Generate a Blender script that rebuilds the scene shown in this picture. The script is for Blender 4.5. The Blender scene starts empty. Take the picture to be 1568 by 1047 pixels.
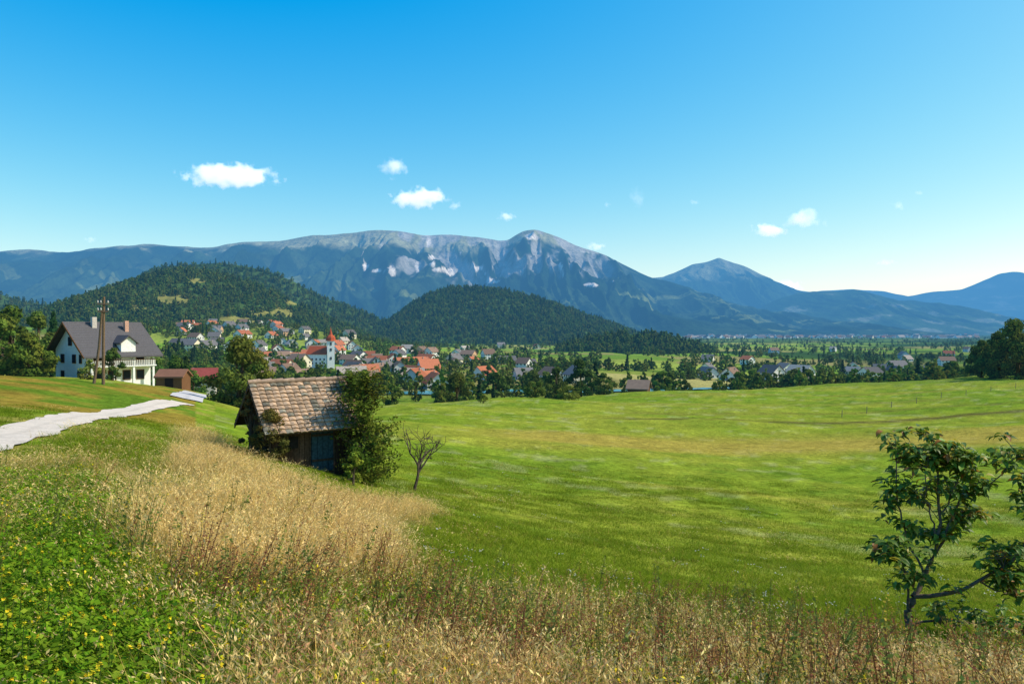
import bpy, math, random
import numpy as np
from mathutils import Vector
R = np.random.RandomState(7)
random.seed(7)
F = 1132.0; U0 = 784.0; V0 = 507.0      # in image pixels: focal length, centre column, horizon row
scene = bpy.context.scene
# ------------------------------------------------------------------ noise
TAB = np.random.RandomState(3).rand(256, 256)
def vn(x, y):
    xi = np.floor(x).astype(int); yi = np.floor(y).astype(int)
    fx = x - xi; fy = y - yi
    fx = fx*fx*(3-2*fx); fy = fy*fy*(3-2*fy)
    a = TAB[xi & 255, yi & 255]; b = TAB[(xi+1) & 255, yi & 255]
    c = TAB[xi & 255, (yi+1) & 255]; d = TAB[(xi+1) & 255, (yi+1) & 255]
    return (a*(1-fx)+b*fx)*(1-fy) + (c*(1-fx)+d*fx)*fy
def fbm(x, y, o=4, off=0.0):
    s = 0; a = .5; t = 0
    for i in range(o):
        s = s + a*vn(x*2**i+off+i*17.3, y*2**i+off*1.7+i*9.1); t += a; a *= .5
    return s/t
def ridged(x, y, o=4, off=0.0):
    s = 0; a = .5; t = 0
    for i in range(o):
        s = s + a*(1-np.abs(2*vn(x*2**i+off+i*13.3, y*2**i+off+i*5.1)-1)); t += a; a *= .5
    return s/t
def sstep(a, b, x):
    t = np.clip((x-a)/(b-a), 0, 1); return t*t*(3-2*t)
# ------------------------------------------------------------------ terrain height
cols = {
 -600: [(4,-1.7),(10,-1.7),(20,-1.9),(45,-2.2),(90,-4),(150,-6),(250,-8),(400,-6),(660,0),(1000,8),(1500,12)],
 0:    [(4,-1.8),(10,-2.1),(20,-2.8),(28,-3.0),(45,-3.2),(60,-3.95),(90,-5.8),(130,-8.4),(150,-9.5),(250,-12),(400,-12),(660,-5),(1000,5),(1500,8)],
 150:  [(4,-1.8),(10,-2.15),(20,-2.95),(28,-3.5),(37,-3.9),(60,-4.3),(100,-6.6),(130,-8.4),(150,-10.5),(250,-17),(400,-19),(660,-10),(1000,5),(1500,8)],
 280:  [(4,-1.85),(10,-2.4),(20,-3.4),(28,-4.0),(45,-4.8),(55,-5.2),(75,-6.1),(90,-6.9),(105,-8),(130,-11),(150,-15),(250,-24),(400,-26),(550,-22),(660,-16),(750,-8),(850,0),(950,5),(1100,8),(1500,6)],
 450:  [(4,-1.95),(10,-2.7),(20,-4.0),(28,-4.9),(60,-7.8),(90,-10.5),(120,-13),(250,-24),(300,-27),(400,-28),(550,-28),(660,-28),(750,-20),(850,-8),(950,5),(1100,10),(1500,5)],
 600:  [(4,-2.0),(10,-3.1),(20,-4.9),(28,-6.0),(60,-8.6),(90,-10),(120,-11.9),(150,-15),(250,-24),(300,-26.5),(400,-28),(660,-30),(850,-25),(950,-22),(1100,-22),(1500,-28)],
 784:  [(4,-2.1),(10,-3.5),(20,-5.6),(28,-6.9),(60,-9.8),(90,-11.5),(150,-13.6),(180,-17.5),(250,-25),(300,-26),(400,-27),(660,-30),(1000,-32),(1500,-33)],
 1000: [(4,-2.15),(10,-3.8),(20,-6.3),(28,-7.6),(60,-10.6),(90,-12.2),(150,-14.3),(200,-15.6),(250,-22),(300,-27),(400,-30),(660,-33),(1000,-33),(1500,-34)],
 1300: [(4,-2.2),(10,-4.1),(15,-5.5),(20,-6.8),(28,-8.4),(60,-11.5),(90,-13),(150,-15),(250,-17.2),(300,-24),(400,-33),(660,-36),(1000,-37),(1500,-37)],
 1568: [(4,-2.25),(10,-4.3),(15,-5.7),(20,-7.0),(28,-8.5),(60,-11),(90,-12),(150,-13),(250,-14.0),(300,-15.5),(400,-28),(660,-36),(1000,-37),(1500,-37)],
 2300: [(4,-2.2),(10,-4.2),(20,-6.5),(60,-9),(150,-10),(300,-12),(500,-20),(1500,-30)],
}
FARP = [(3000,-36),(8000,-42),(45000,-60)]
TH = np.radians(np.arange(-180, 180.01, .5)); LR = np.linspace(math.log(.2), math.log(46000), 620)
prof_t = []; prof_z = []
for u, pts in sorted(cols.items()):
    th = math.atan((u-U0)/F); c = math.cos(th)
    p = [(.2, -1.75)] + [(y/c, z) for y, z in pts] + [(y, z) for y, z in FARP]
    prof_t.append(th); prof_z.append(np.interp(LR, [math.log(a) for a, b in p], [b for a, b in p]))
back = [(.2,-1.75),(4,-1.6),(10,-1.2),(50,2),(150,5),(600,8),(3000,-20),(8000,-40),(45000,-60)]
bz = np.interp(LR, [math.log(a) for a, b in back], [b for a, b in back])
prof_t = [-math.pi, -1.6] + prof_t + [1.6, math.pi]; prof_z = [bz, .5*bz+.5*prof_z[0]] + prof_z + [.5*bz+.5*prof_z[-1], bz]
PZ = np.array(prof_z); G = np.empty((len(TH), len(LR)))
for j in range(len(LR)): G[:, j] = np.interp(TH, prof_t, PZ[:, j])
def gs(A, s, ax):
    k = np.arange(-int(3*s), int(3*s)+1); w = np.exp(-k*k/(2*s*s)); w /= w.sum(); out = np.zeros_like(A)
    for kk, ww in zip(k, w):
        if ax == 0: out += ww*A[(np.arange(A.shape[0])+kk) % A.shape[0]]
        else: out += ww*A[:, np.clip(np.arange(A.shape[1])+kk, 0, A.shape[1]-1)]
    return out
G = gs(gs(G, 4, 0), 2.2, 1)
def H(x, y):
    x = np.asarray(x, float); y = np.asarray(y, float)
    r = np.maximum(np.hypot(x, y), .2); th = np.arctan2(x, y)
    a = (th+math.pi)/(2*math.pi)*(len(TH)-1); b = (np.log(r)-LR[0])/(LR[-1]-LR[0])*(len(LR)-1)
    a = np.clip(a, 0, len(TH)-1.001); b = np.clip(b, 0, len(LR)-1.001)
    i = a.astype(int); j = b.astype(int); fa = a-i; fb = b-j
    z = (G[i, j]*(1-fa)+G[i+1, j]*fa)*(1-fb)+(G[i, j+1]*(1-fa)+G[i+1, j+1]*fa)*fb
    z = z + (fbm(x*.35, y*.35, 3, 5)-.5)*np.clip(.12+r*.0016, 0, .5)*np.clip(r/5, 0, 1)
    z = z + (fbm(x/22, y/16, 2, 55)-.5)*1.3*np.clip((r-25)/40, 0, 1)*np.clip((400-r)/150, 0, 1)
    z = z + (fbm(x/60, y/60, 3, 9)-.5)*np.clip((r-250)/300, 0, 1)*5*np.clip(1-(r-3000)/4000, 0, 1)
    return z
YM = np.exp(np.linspace(math.log(2.5), math.log(9000), 1500))
def pixel_to_ground(u, v, h=0.):
    """ground point seen at an image pixel (h: height of the vegetation top there)"""
    t = (u-U0)/F; vv = V0-F*(H(t*YM, YM)+h)/YM
    k = np.where(vv <= v)[0]; y = YM[k[0]] if len(k) else 9000.
    return t*y, y
def poly(uv, h=0.): return np.array([pixel_to_ground(u, v, h) for u, v in uv])
def inside(P, x, y):
    c = np.zeros(x.shape, bool); n = len(P)
    for i in range(n):
        x1, y1 = P[i]; x2, y2 = P[(i+1) % n]
        if y1 == y2: continue
        m = ((y1 > y) != (y2 > y)) & (x < (x2-x1)*(y-y1)/(y2-y1)+x1); c ^= m
    return c
# ------------------------------------------------------------------ mesh builder
class MB:
    def __init__(s): s.v = []; s.f = []; s.m = []; s.c = []; s.n = 0
    def add(s, v, f, col=(.5, .5, .5), mat=0):
        v = np.asarray(v, float).reshape(-1, 3); f = np.asarray(f, int)
        col = np.asarray(col, float)
        if col.ndim == 1: col = np.tile(col, (len(v), 1))
        s.v.append(v); s.f.append(f+s.n); s.m.append(np.full(len(f), mat)); s.c.append(col); s.n += len(v)
    def build(s, name, mats, smooth=False, parent=None, link=True, loc=None):
        v = np.concatenate(s.v); c = np.concatenate(s.c)
        me = bpy.data.meshes.new(name); me.vertices.add(len(v)); me.vertices.foreach_set('co', v.ravel())
        tot = np.concatenate([np.full(len(f), f.shape[1]) for f in s.f]); lv = np.concatenate([f.ravel() for f in s.f])
        me.loops.add(len(lv)); me.loops.foreach_set('vertex_index', lv.astype(np.int32))
        me.polygons.add(len(tot)); st = np.concatenate([[0], np.cumsum(tot)[:-1]])
        me.polygons.foreach_set('loop_start', st.astype(np.int32)); me.polygons.foreach_set('loop_total', tot.astype(np.int32))
        me.polygons.foreach_set('material_index', np.concatenate(s.m).astype(np.int32))
        me.polygons.foreach_set('use_smooth', np.full(len(tot), smooth))
        me.update(calc_edges=True); me.validate()
        a = me.color_attributes.new('Col', 'FLOAT_COLOR', 'POINT')
        a.data.foreach_set('color', np.c_[c, np.ones(len(c))].ravel())
        for m in mats: me.materials.append(m)
        ob = bpy.data.objects.new(name, me)
        if link: scene.collection.objects.link(ob)
        if parent: ob.parent = parent
        if loc is not None: ob.location = loc
        return ob
BF = np.array([[0,3,2,1],[4,5,6,7],[0,1,5,4],[1,2,6,5],[2,3,7,6],[3,0,4,7]])
def box(mb, c, d, col, rot=0, mat=0, M=None):
    x, y, z = np.array(d)/2
    p = np.array([[-x,-y,-z],[x,-y,-z],[x,y,-z],[-x,y,-z],[-x,-y,z],[x,-y,z],[x,y,z],[-x,y,z]])
    if M is not None: p = p@np.array(M).T
    if rot: cs, sn = math.cos(rot), math.sin(rot); p = p@np.array([[cs,sn,0],[-sn,cs,0],[0,0,1]])
    mb.add(p+np.array(c), BF, col, mat)
def tube(mb, pts, rad, col, n=6, mat=0):
    pts = np.asarray(pts, float); V = []; 
    for i, p in enumerate(pts):
        d = pts[min(i+1, len(pts)-1)]-pts[max(i-1, 0)]; d /= np.linalg.norm(d)+1e-9
        a = np.cross(d, [0, 0, 1.]) if abs(d[2]) < .9 else np.cross(d, [1., 0, 0]); a /= np.linalg.norm(a); b = np.cross(d, a)
        for k in range(n):
            t = 2*math.pi*k/n; V.append(p+rad[i]*(math.cos(t)*a+math.sin(t)*b))
    f = [[i*n+k, i*n+(k+1) % n, (i+1)*n+(k+1) % n, (i+1)*n+k] for i in range(len(pts)-1) for k in range(n)]
    mb.add(V, f, col, mat)
def leaves(mb, C, N, size, col, mat=1, asp=.55, rs=R):
    n = len(C); N = N/(np.linalg.norm(N, axis=1, keepdims=True)+1e-9)
    t = np.cross(N, rs.normal(size=(n, 3))); t /= np.linalg.norm(t, axis=1, keepdims=True)+1e-9
    b = np.cross(N, t); s = np.asarray(size).reshape(-1, 1)
    V = np.stack([C-t*s, C+b*s*asp, C+t*s, C-b*s*asp], 1).reshape(-1, 3)
    mb.add(V, np.arange(4*n).reshape(n, 4), np.repeat(col, 4, axis=0), mat)
# ------------------------------------------------------------------ materials
HAZE_GLOW = (.085, .32, .64, 1); HL = 12500.  # aerial haze painted in: blue emission mixed by distance from the origin
def newmat(name):
    m = bpy.data.materials.new(name); m.use_nodes = True; nt = m.node_tree; nt.nodes.clear(); return m, nt
def finish(m, nt, sh, haze):
    N = nt.nodes; L = nt.links; out = N.new('ShaderNodeOutputMaterial')
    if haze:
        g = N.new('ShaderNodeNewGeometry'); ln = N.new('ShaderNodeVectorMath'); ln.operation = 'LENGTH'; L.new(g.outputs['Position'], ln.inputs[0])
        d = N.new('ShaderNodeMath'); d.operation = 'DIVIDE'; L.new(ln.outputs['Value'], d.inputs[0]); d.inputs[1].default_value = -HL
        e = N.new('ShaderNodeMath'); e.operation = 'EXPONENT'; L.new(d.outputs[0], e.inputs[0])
        em = N.new('ShaderNodeEmission'); em.inputs[0].default_value = HAZE_GLOW
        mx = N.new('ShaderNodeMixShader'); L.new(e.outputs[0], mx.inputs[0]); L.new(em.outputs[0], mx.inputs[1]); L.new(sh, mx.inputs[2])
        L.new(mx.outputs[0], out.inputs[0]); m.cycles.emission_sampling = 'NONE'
    else: L.new(sh, out.inputs[0])
    return m
def attr_mat(name, haze=True, nscale=.5, namp=.4, rough=.9, bump=0., bdist=.1, transl=0., rnd=0., spec=.0, noise2=None, hue=.02, det=4):
    m, nt = newmat(name); N = nt.nodes; L = nt.links
    at = N.new('ShaderNodeAttribute'); at.attribute_name = 'Col'; col = at.outputs['Color']
    tc = N.new('ShaderNodeNewGeometry')
    def mulnoise(col, sc, amp):
        ns = N.new('ShaderNodeTexNoise'); ns.inputs['Scale'].default_value = sc; ns.inputs['Detail'].default_value = det; ns.inputs['Roughness'].default_value = .65
        L.new(tc.outputs['Position'], ns.inputs['Vector'])
        mr = N.new('ShaderNodeMapRange'); mr.inputs[1].default_value = .3; mr.inputs[2].default_value = .7; mr.inputs[3].default_value = 1-amp; mr.inputs[4].default_value = 1+amp
        L.new(ns.outputs['Fac'], mr.inputs[0])
        vm = N.new('ShaderNodeVectorMath'); vm.operation = 'SCALE'; L.new(col, vm.inputs[0]); L.new(mr.outputs[0], vm.inputs['Scale'])
        return vm.outputs[0], ns
    ns = None
    if namp: col, ns = mulnoise(col, nscale, namp)
    if noise2: col, _ = mulnoise(col, *noise2)
    if rnd:
        oi = N.new('ShaderNodeObjectInfo'); mr = N.new('ShaderNodeMapRange'); mr.inputs[3].default_value = 1-rnd; mr.inputs[4].default_value = 1+rnd
        L.new(oi.outputs['Random'], mr.inputs[0]); hs = N.new('ShaderNodeHueSaturation'); L.new(col, hs.inputs['Color']); L.new(mr.outputs[0], hs.inputs['Value'])
        m2 = N.new('ShaderNodeMath'); m2.operation = 'MULTIPLY'; L.new(oi.outputs['Random'], m2.inputs[0]); m2.inputs[1].default_value = 7.31
        m3 = N.new('ShaderNodeMath'); m3.operation = 'FRACT'; L.new(m2.outputs[0], m3.inputs[0])
        m4 = N.new('ShaderNodeMapRange'); m4.inputs[3].default_value = .5-hue; m4.inputs[4].default_value = .5+hue; L.new(m3.outputs[0], m4.inputs[0]); L.new(m4.outputs[0], hs.inputs['Hue'])
        col = hs.outputs[0]
    if spec:
        bs = N.new('ShaderNodeBsdfPrincipled'); bs.inputs['Roughness'].default_value = rough; L.new(col, bs.inputs['Base Color']); bs.inputs['Specular IOR Level'].default_value = spec
        nin = bs.inputs['Normal']; sh = bs.outputs[0]
    else:
        bs = N.new('ShaderNodeBsdfDiffuse'); L.new(col, bs.inputs['Color']); nin = bs.inputs['Normal']; sh = bs.outputs[0]
    if bump and ns:
        b = N.new('ShaderNodeBump'); b.inputs['Strength'].default_value = bump; b.inputs['Distance'].default_value = bdist; L.new(ns.outputs['Fac'], b.inputs['Height']); L.new(b.outputs[0], nin)
    if transl:
        tr = N.new('ShaderNodeBsdfTranslucent'); L.new(col, tr.inputs[0]); mx = N.new('ShaderNodeMixShader'); mx.inputs[0].default_value = transl
        L.new(sh, mx.inputs[1]); L.new(tr.outputs[0], mx.inputs[2]); sh = mx.outputs[0]
    return finish(m, nt, sh, haze)
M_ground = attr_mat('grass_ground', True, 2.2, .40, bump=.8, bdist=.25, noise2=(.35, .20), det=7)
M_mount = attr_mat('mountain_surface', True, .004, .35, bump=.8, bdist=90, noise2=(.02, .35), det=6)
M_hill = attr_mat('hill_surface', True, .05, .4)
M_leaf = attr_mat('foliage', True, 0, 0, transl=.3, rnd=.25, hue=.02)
M_leafn = attr_mat('leaves', False, 0, 0, transl=.35, spec=.3, rough=.5)
M_grass = attr_mat('grass_blades', False, 0, 0, transl=.35, rnd=.2, hue=.012)
M_bark = attr_mat('bark', False, 9, .4, bump=.5, bdist=.03)
M_wall = attr_mat('plaster', False, 1.5, .06)
M_roof = attr_mat('roof_tiles', False, 6, .25, bump=.4, bdist=.03)
M_wood = attr_mat('weathered_wood', False, 12, .4, bump=.4, bdist=.02)
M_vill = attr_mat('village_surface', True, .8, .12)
M_gravel = attr_mat('gravel', False, 12, .12, bump=.5, bdist=.03, noise2=(1.5, .1))
# ------------------------------------------------------------------ zones on the ground
Z_dry = poly([(282,645),(310,645),(372,695),(440,720),(520,750),(600,755),(655,760),(600,790),(565,810),(555,850),(500,880),(400,880),(330,850),(285,800),(290,720)], .3)
Z_mix = poly([(555,830),(610,860),(700,870),(820,885),(1000,905),(1250,930),(1620,985),(1900,1010)], .3) 
Z_mix = np.vstack([Z_mix, [[9, 1.0], [0, -.5], [-1.2, 2.5]], poly([(330,1040),(350,980),(240,900),(190,800),(250,760),(285,800),(330,850),(400,880),(500,880)], .3)])
Z_dryleft = poly([(-60,745),(60,740),(110,760),(100,785),(20,800),(-60,800)], .25)
def meadowcol(x, y):
    r = np.hypot(x, y); n1 = fbm(x/9, y/9, 4, 2); n2 = fbm(x/1.6, y/1.6, 4, 20); n3 = fbm(x/40, y/24, 4, 40); n4 = fbm(x/5, y/4, 3, 66)
    c = np.zeros(x.shape+(3,)); g = np.array([.165,.235,.018]); g2 = np.array([.26,.275,.032]); g3 = np.array([.095,.17,.014])
    c[:] = g; c += (g2-c)*sstep(.42, .7, n1)[..., None]*.7; c += (g3-c)*sstep(.5, .7, n2)[..., None]*.65
    c += (g2-c)*(sstep(.5, .66, n3)*.6)[..., None]; c += (g3-c)*(sstep(.54, .70, n4)*.4)[..., None]
    c += (np.array([.36,.35,.16])-c)*(sstep(.62, .72, fbm(x/2.5, y/2.5, 4, 91))*.35*sstep(14, 30, r))[..., None]
    # golden mown strip and terrace lines that run across the slope
    t = x/np.maximum(y, 1)*F+U0; yy = y-(x*.10)
    w = (fbm(x/30, y/8, 3, 60)-.5)*14
    band = sstep(64, 72, yy+w)*(1-sstep(80, 92, yy+w))*sstep(650, 850, t)
    c += (np.array([.34,.25,.05])-c)*(band*.75)[..., None]
    for y0, wd, cc, aa in ((104, 1.6, (.09,.07,.025), .95), (122, 1.2, (.15,.13,.03), .6), (50, .8, (.32,.29,.045), .7), (38, .8, (.30,.28,.045), .6), (140, 2, (.2,.17,.04), .5), (170, 2.5, (.24,.19,.04), .5)):
        l = np.exp(-((y-x*(.12 if y0 > 100 else -.3)-y0+(fbm(x/40, y/40, 2, y0)-.5)*8)/wd)**2)*sstep(880, 1000, t)
        c += (np.array(cc)-c)*(l*aa)[..., None]
    return c
def groundcol(x, y):
    r = np.hypot(x, y); u = U0+F*x/np.maximum(y, .5)
    c = meadowcol(x, y); n = fbm(x*.8, y*.8, 4, 77); n2 = fbm(x/3, y/3, 3, 31)
    left = (u < 330) & (r < 75)
    tgt = np.array([.16,.23,.018])+np.zeros_like(c); tgt += (np.array([.30,.24,.06])-tgt)*sstep(.56, .72, n2)[..., None]*.8
    c[left] = tgt[left]
    for P, cc, a in ((Z_mix, (.17,.20,.03), .8), (Z_dry, (.44,.31,.09), .9), (Z_dryleft, (.36,.26,.08), .7)):
        m = inside(P, x+(n-.5)*1.2, y+(n2-.5)*1.2)
        c[m] += (np.array(cc)-c[m])*a
    bank = (u < 300) & (r > 38) & (r < 110)
    tg = np.array([.24,.18,.028])+np.zeros_like(c); tg += (np.array([.10,.17,.015])-tg)*sstep(.48,.62,fbm(x/6,y/3,3,3))[...,None]; c[bank] = tg[bank]
    # fields in the valley
    far = sstep(220, 300, r)
    i = np.floor((x+y*.3)/140+fbm(x/200, y/200, 2)*1.5).astype(int); j = np.floor((y-x*.2)/90+fbm(x/150, y/150, 2, 8)*1.5).astype(int)
    h = TAB[(i*37) & 255, (j*91) & 255]; h2 = TAB[(i*11+5) & 255, (j*53+9) & 255]
    fc = np.array([.13,.22,.02])+np.zeros_like(c); fc += (np.array([.22,.26,.04])-fc)*(h > .55)[..., None]*.9; fc += (np.array([.30,.25,.09])-fc)*(h > .88)[..., None]*.8; fc *= (.7+.6*h2)[..., None]
    fc += (np.array([.035,.075,.015])-fc)*(sstep(.5,.56,fbm(x/260, y/260, 3, 15))*sstep(700,1200,r))[..., None]
    fc += (np.array([.03,.065,.015])-fc)*(sstep(1800, 3500, r)*.6)[..., None]
    c = c*(1-far[..., None])+fc*far[..., None]
    c *= (.75+.5*n)[..., None]
    return c
# ------------------------------------------------------------------ ground sheet
deg = np.concatenate([np.arange(-180,-60,2), np.arange(-60,-38,.5), np.arange(-38,38,.16), np.arange(38,60,.5), np.arange(60,180,2)])
rr = np.concatenate([np.exp(np.linspace(math.log(.25), math.log(1200), 420)), np.exp(np.linspace(math.log(1230), math.log(45000), 90))])
A, RR = np.meshgrid(np.radians(deg), rr, indexing='ij'); X = RR*np.sin(A); Y = RR*np.cos(A); Z = H(X, Y)
nA, nR = X.shape; ii, jj = np.meshgrid(np.arange(nA), np.arange(nR-1), indexing='ij'); i2 = (ii+1) % nA
fc = np.stack([ii*nR+jj, ii*nR+jj+1, i2*nR+jj+1, i2*nR+jj], -1).reshape(-1, 4)
mb = MB(); mb.add(np.stack([X, Y, Z], -1).reshape(-1, 3), fc, groundcol(X, Y).reshape(-1, 3))
k = np.arange(nA); cv = nA*nR; mb.v.append(np.array([[0, 0, -1.75]])); mb.c.append(np.array([[.15,.15,.03]])); mb.f.append(np.stack([np.full(nA, cv), k*nR, ((k+1) % nA)*nR], 1)); mb.m.append(np.zeros(nA)); mb.n += 1
mb.build('ground', [M_ground], True)
# ------------------------------------------------------------------ ribbons (road, river)
def ribbon(name, pts, w, mat, col, lift=.04, step=.5, flat=False, edge=.0):
    pts = np.array(pts); seg = np.r_[0, np.cumsum(np.hypot(*np.diff(pts, axis=0).T))]
    s = np.arange(0, seg[-1], step); px = np.interp(s, seg, pts[:, 0]); py = np.interp(s, seg, pts[:, 1])
    k = max(3, int(3/step)); ker = np.ones(k)/k
    if len(px) > 3*k:
        px = np.convolve(np.pad(px, k, 'edge'), ker, 'same')[k:-k]; py = np.convolve(np.pad(py, k, 'edge'), ker, 'same')[k:-k]
    tx = np.gradient(px); ty = np.gradient(py); l = np.hypot(tx, ty)+1e-9; nx, ny = -ty/l, tx/l
    ks = np.linspace(-1, 1, 9); V = []; C = []
    for a in ks:
        ww = w/2*a*(1+edge*(fbm(s*.7, s*0+a*.5, 3, 50)-.5))
        x = px+nx*ww; y = py+ny*ww; z = H(px, py)+lift if flat else H(x, y)+lift
        V.append(np.stack([x, y, z], 1)); cc = np.tile(col, (len(x), 1))*(1-.12*(abs(a) < .15))
        C.append(cc)
    n = len(px); V = np.concatenate(V); f = [[a*n+i, (a+1)*n+i, (a+1)*n+i+1, a*n+i+1] for a in range(8) for i in range(n-1)]
    m = MB(); m.add(V, f, np.concatenate(C)); return m.build(name, [mat], True)
road_uv = [(-260,745),(-120,702),(0,670),(70,651),(140,637),(210,627),(282,617)]
road_xy = [pixel_to_ground(*p) for p in road_uv]
ribbon('gravel_road', road_xy, 1.65, M_gravel, (.55,.48,.40), .05, .4, edge=.6)
ribbon('concrete_driveway', [(-.441*62,62),(-.436*70,70),(-.43*80,80),(-.425*85,85)], 2.5, M_gravel, (.45,.43,.42), .09, .5)
Mw, nt = newmat('river_water'); b = nt.nodes.new('ShaderNodeBsdfPrincipled'); b.inputs['Base Color'].default_value = (.06,.22,.22,1); b.inputs['Roughness'].default_value = .25
ns = nt.nodes.new('ShaderNodeTexNoise'); ns.inputs['Scale'].default_value = .6; bp = nt.nodes.new('ShaderNodeBump'); bp.inputs['Strength'].default_value = .3; nt.links.new(ns.outputs['Fac'], bp.inputs['Height']); nt.links.new(bp.outputs[0], b.inputs['Normal'])
finish(Mw, nt, b.outputs[0], False)
ribbon('river', [(-160,330),(-60,318),(-35,312),(-10,318),(6,322),(40,330),(120,380)], 17, Mw, (.1,.3,.3), .5, 3)
# ------------------------------------------------------------------ mountains and hills
def ridge(name, pts, D, W, back, nu, nsn, p=1.1, spur=.22, lam=900, seed=0, colf=None, mat=M_mount, base=-60, rough=.012, gully=1.0):
    pts = np.array(pts, float); us = np.linspace(pts[0,0], pts[-1,0], nu); vs = np.interp(us, pts[:,0], pts[:,1])
    kk = max(1, int(nu/200)); vs = np.convolve(np.pad(vs, kk, 'edge'), np.ones(2*kk+1)/(2*kk+1), 'valid')
    x = (us-U0)/F*D; zr = (V0-vs)/F*D
    zr = zr+(fbm(x/lam*3, x*0, 5, seed)-.5)*rough*D*.5*np.clip((zr-base)/300, 0, 1)
    s = np.concatenate([np.linspace(-1, 0, nsn), np.linspace(0, back/W, max(6, nsn//5))[1:]])
    Xg, S = np.meshgrid(x, s, indexing='ij'); hr = np.maximum(zr[:, None]-base, 0)
    sh = np.where(S < 0, np.clip(1+S, 0, 1)**p, np.clip(1-S*W/back, 0, 1)**1.2)
    Yg = D+S*W+(fbm(Xg/lam/2, S*0, 3, seed+3)-.5)*W*.25*np.clip(-S*4, 0, 1)
    wx = Xg/lam+(fbm(Xg/lam*.7, S*2, 3, seed+5)-.5)*1.2
    rd = ridged(wx, S*1.2*gully+seed, 5, seed)
    rd2 = ridged(wx*3.1, S*3*gully, 4, seed+30)
    env = np.clip(-S*3.0, 0, 1)*np.clip((1+S)*2.5, 0, 1)
    Zg = base+hr*(sh+spur*env*(rd-.66)*1.6+spur*.42*np.clip(-S*5, 0, 1)*np.clip((1+S)*2.5,0,1)*(rd2-.66))
    c = colf(Xg, Yg, Zg, S, rd, rd2, hr) if colf is not None else np.tile((.03,.06,.02), Xg.shape+(1,))
    m = MB(); a, b_ = np.meshgrid(np.arange(nu-1), np.arange(len(s)-1), indexing='ij'); n = len(s)
    f = np.stack([a*n+b_, (a+1)*n+b_, (a+1)*n+b_+1, a*n+b_+1], -1).reshape(-1, 4)
    m.add(np.stack([Xg, Yg, Zg], -1).reshape(-1, 3), f, c.reshape(-1, 3))
    m.build(name, [mat], True)
    return Xg, Yg, Zg, S
def lerp(c, t, w): return c+(np.array(t)-c)*w[..., None]
SCREE = [(560,404,4,15),(580,415,16,3),(600,413,5,7),(660,398,6,14),(672,413,12,3),(690,416,5,5),(658,378,4,12),(733,411,9,4),(752,431,13,3),(724,404,4,6),(812,361,12,6),(905,436,10,2.5),(640,410,3,8),(745,425,4,8),(860,412,3,10),(705,385,3,12),(930,430,10,2)]
def col_main(X, Y, Z, S, rd, rd2, hr):
    n = fbm(X/500, Y/500, 5, 3); n2 = fbm(X/110, Y/220, 5, 13); e = Z/1350
    c = np.array([.014,.032,.014])+np.zeros(X.shape+(3,))
    c = lerp(c, (.04,.07,.03), sstep(.45,.65,n)*.7)
    c = lerp(c, (.16,.19,.06), sstep(.66,.71,fbm(X/500,Y/250,4,99))*sstep(.75,.3,e)*.7)
    u = U0+F*X/Y; v = V0-F*Z/Y
    alp = sstep(.78,.90,e+(n-.5)*.35)
    c = lerp(c, (.34,.33,.19), alp*.9)
    rock = sstep(.42,.58,e+(n2-.5)*.35)*sstep(.68,.50,rd2)*sstep(540,620,u)*(1-sstep(900,970,u))
    c = lerp(c, (.40,.37,.34), rock*.85)
    gul = sstep(.56,.44,rd+(n2-.5)*.3)*sstep(.30,.46,e)*(1-sstep(1.0,1.1,e))*sstep(540,600,u)*(1-sstep(880,940,u))
    c = lerp(c, (.40,.37,.33), gul*.8)
    for (a, b_, wa, wb) in SCREE:      # scree fans, fixed on the mountain flank
        d = ((u-a-(v-b_)*.15)/wa)**2+((v-b_)/wb)**2+(n2-.5)*5+(rd2-.55)*3
        c = lerp(c, (.74,.64,.55), sstep(1.1,.6,d))
    return c
main_pts = [(-900,420),(-500,398),(-200,392),(0,385),(40,382),(100,387),(150,380),(190,377),(230,374),(290,378),(325,381),(350,374),(370,371),(430,370),(470,362),(520,359),(580,352),(620,355),(650,362),(690,359),(735,364),(775,371),(795,356),(815,351),(835,356),(855,362),(880,376),(920,388),(960,407),(990,423),(1015,430),(1080,452),(1150,472),(1200,484),(1300,502),(1340,512)]
ridge('mountain_range', main_pts, 10500, 4300, 2500, 1500, 260, 1.15, .36, 560, 2, col_main, rough=.006, gully=1.5)
def col_peak(X, Y, Z, S, rd, rd2, hr):
    n = fbm(X/600, Y/600, 5, 33); e = Z/1500; c = np.array([.03,.06,.02])+np.zeros(X.shape+(3,))
    c = lerp(c, (.30,.31,.18), sstep(.62,.85,e+(n-.5)*.4)*.8); c = lerp(c, (.42,.40,.33), sstep(.5,.35,rd)*sstep(.5,.7,e)*.6); return c
ridge('mountain_peak', [(900,500),(960,440),(985,426),(1015,424),(1045,412),(1060,405),(1080,402),(1100,395),(1120,402),(1140,408),(1160,418),(1185,430),(1215,444),(1300,470),(1400,505)], 16500, 4000, 2500, 420, 110, 1.0, .32, 1000, 21, col_peak, rough=.004)
def col_for(X, Y, Z, S, rd, rd2, hr):
    n = fbm(X/400, Y/400, 5, 44); c = np.array([.02,.05,.014])+np.zeros(X.shape+(3,)); c = lerp(c, (.07,.11,.035), sstep(.4,.65,n)*.7)
    c = lerp(c, (.3,.29,.22), sstep(.64,.70,n)*.5); return c
ridge('mountain_foothills', [(1090,512),(1130,490),(1165,470),(1190,458),(1220,449),(1245,446),(1280,446),(1310,443),(1345,452),(1370,461),(1400,460),(1450,470),(1490,482),(1520,495),(1560,509)], 12500, 3500, 2000, 420, 110, 1.0, .32, 700, 51, col_for, rough=.005)
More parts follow.
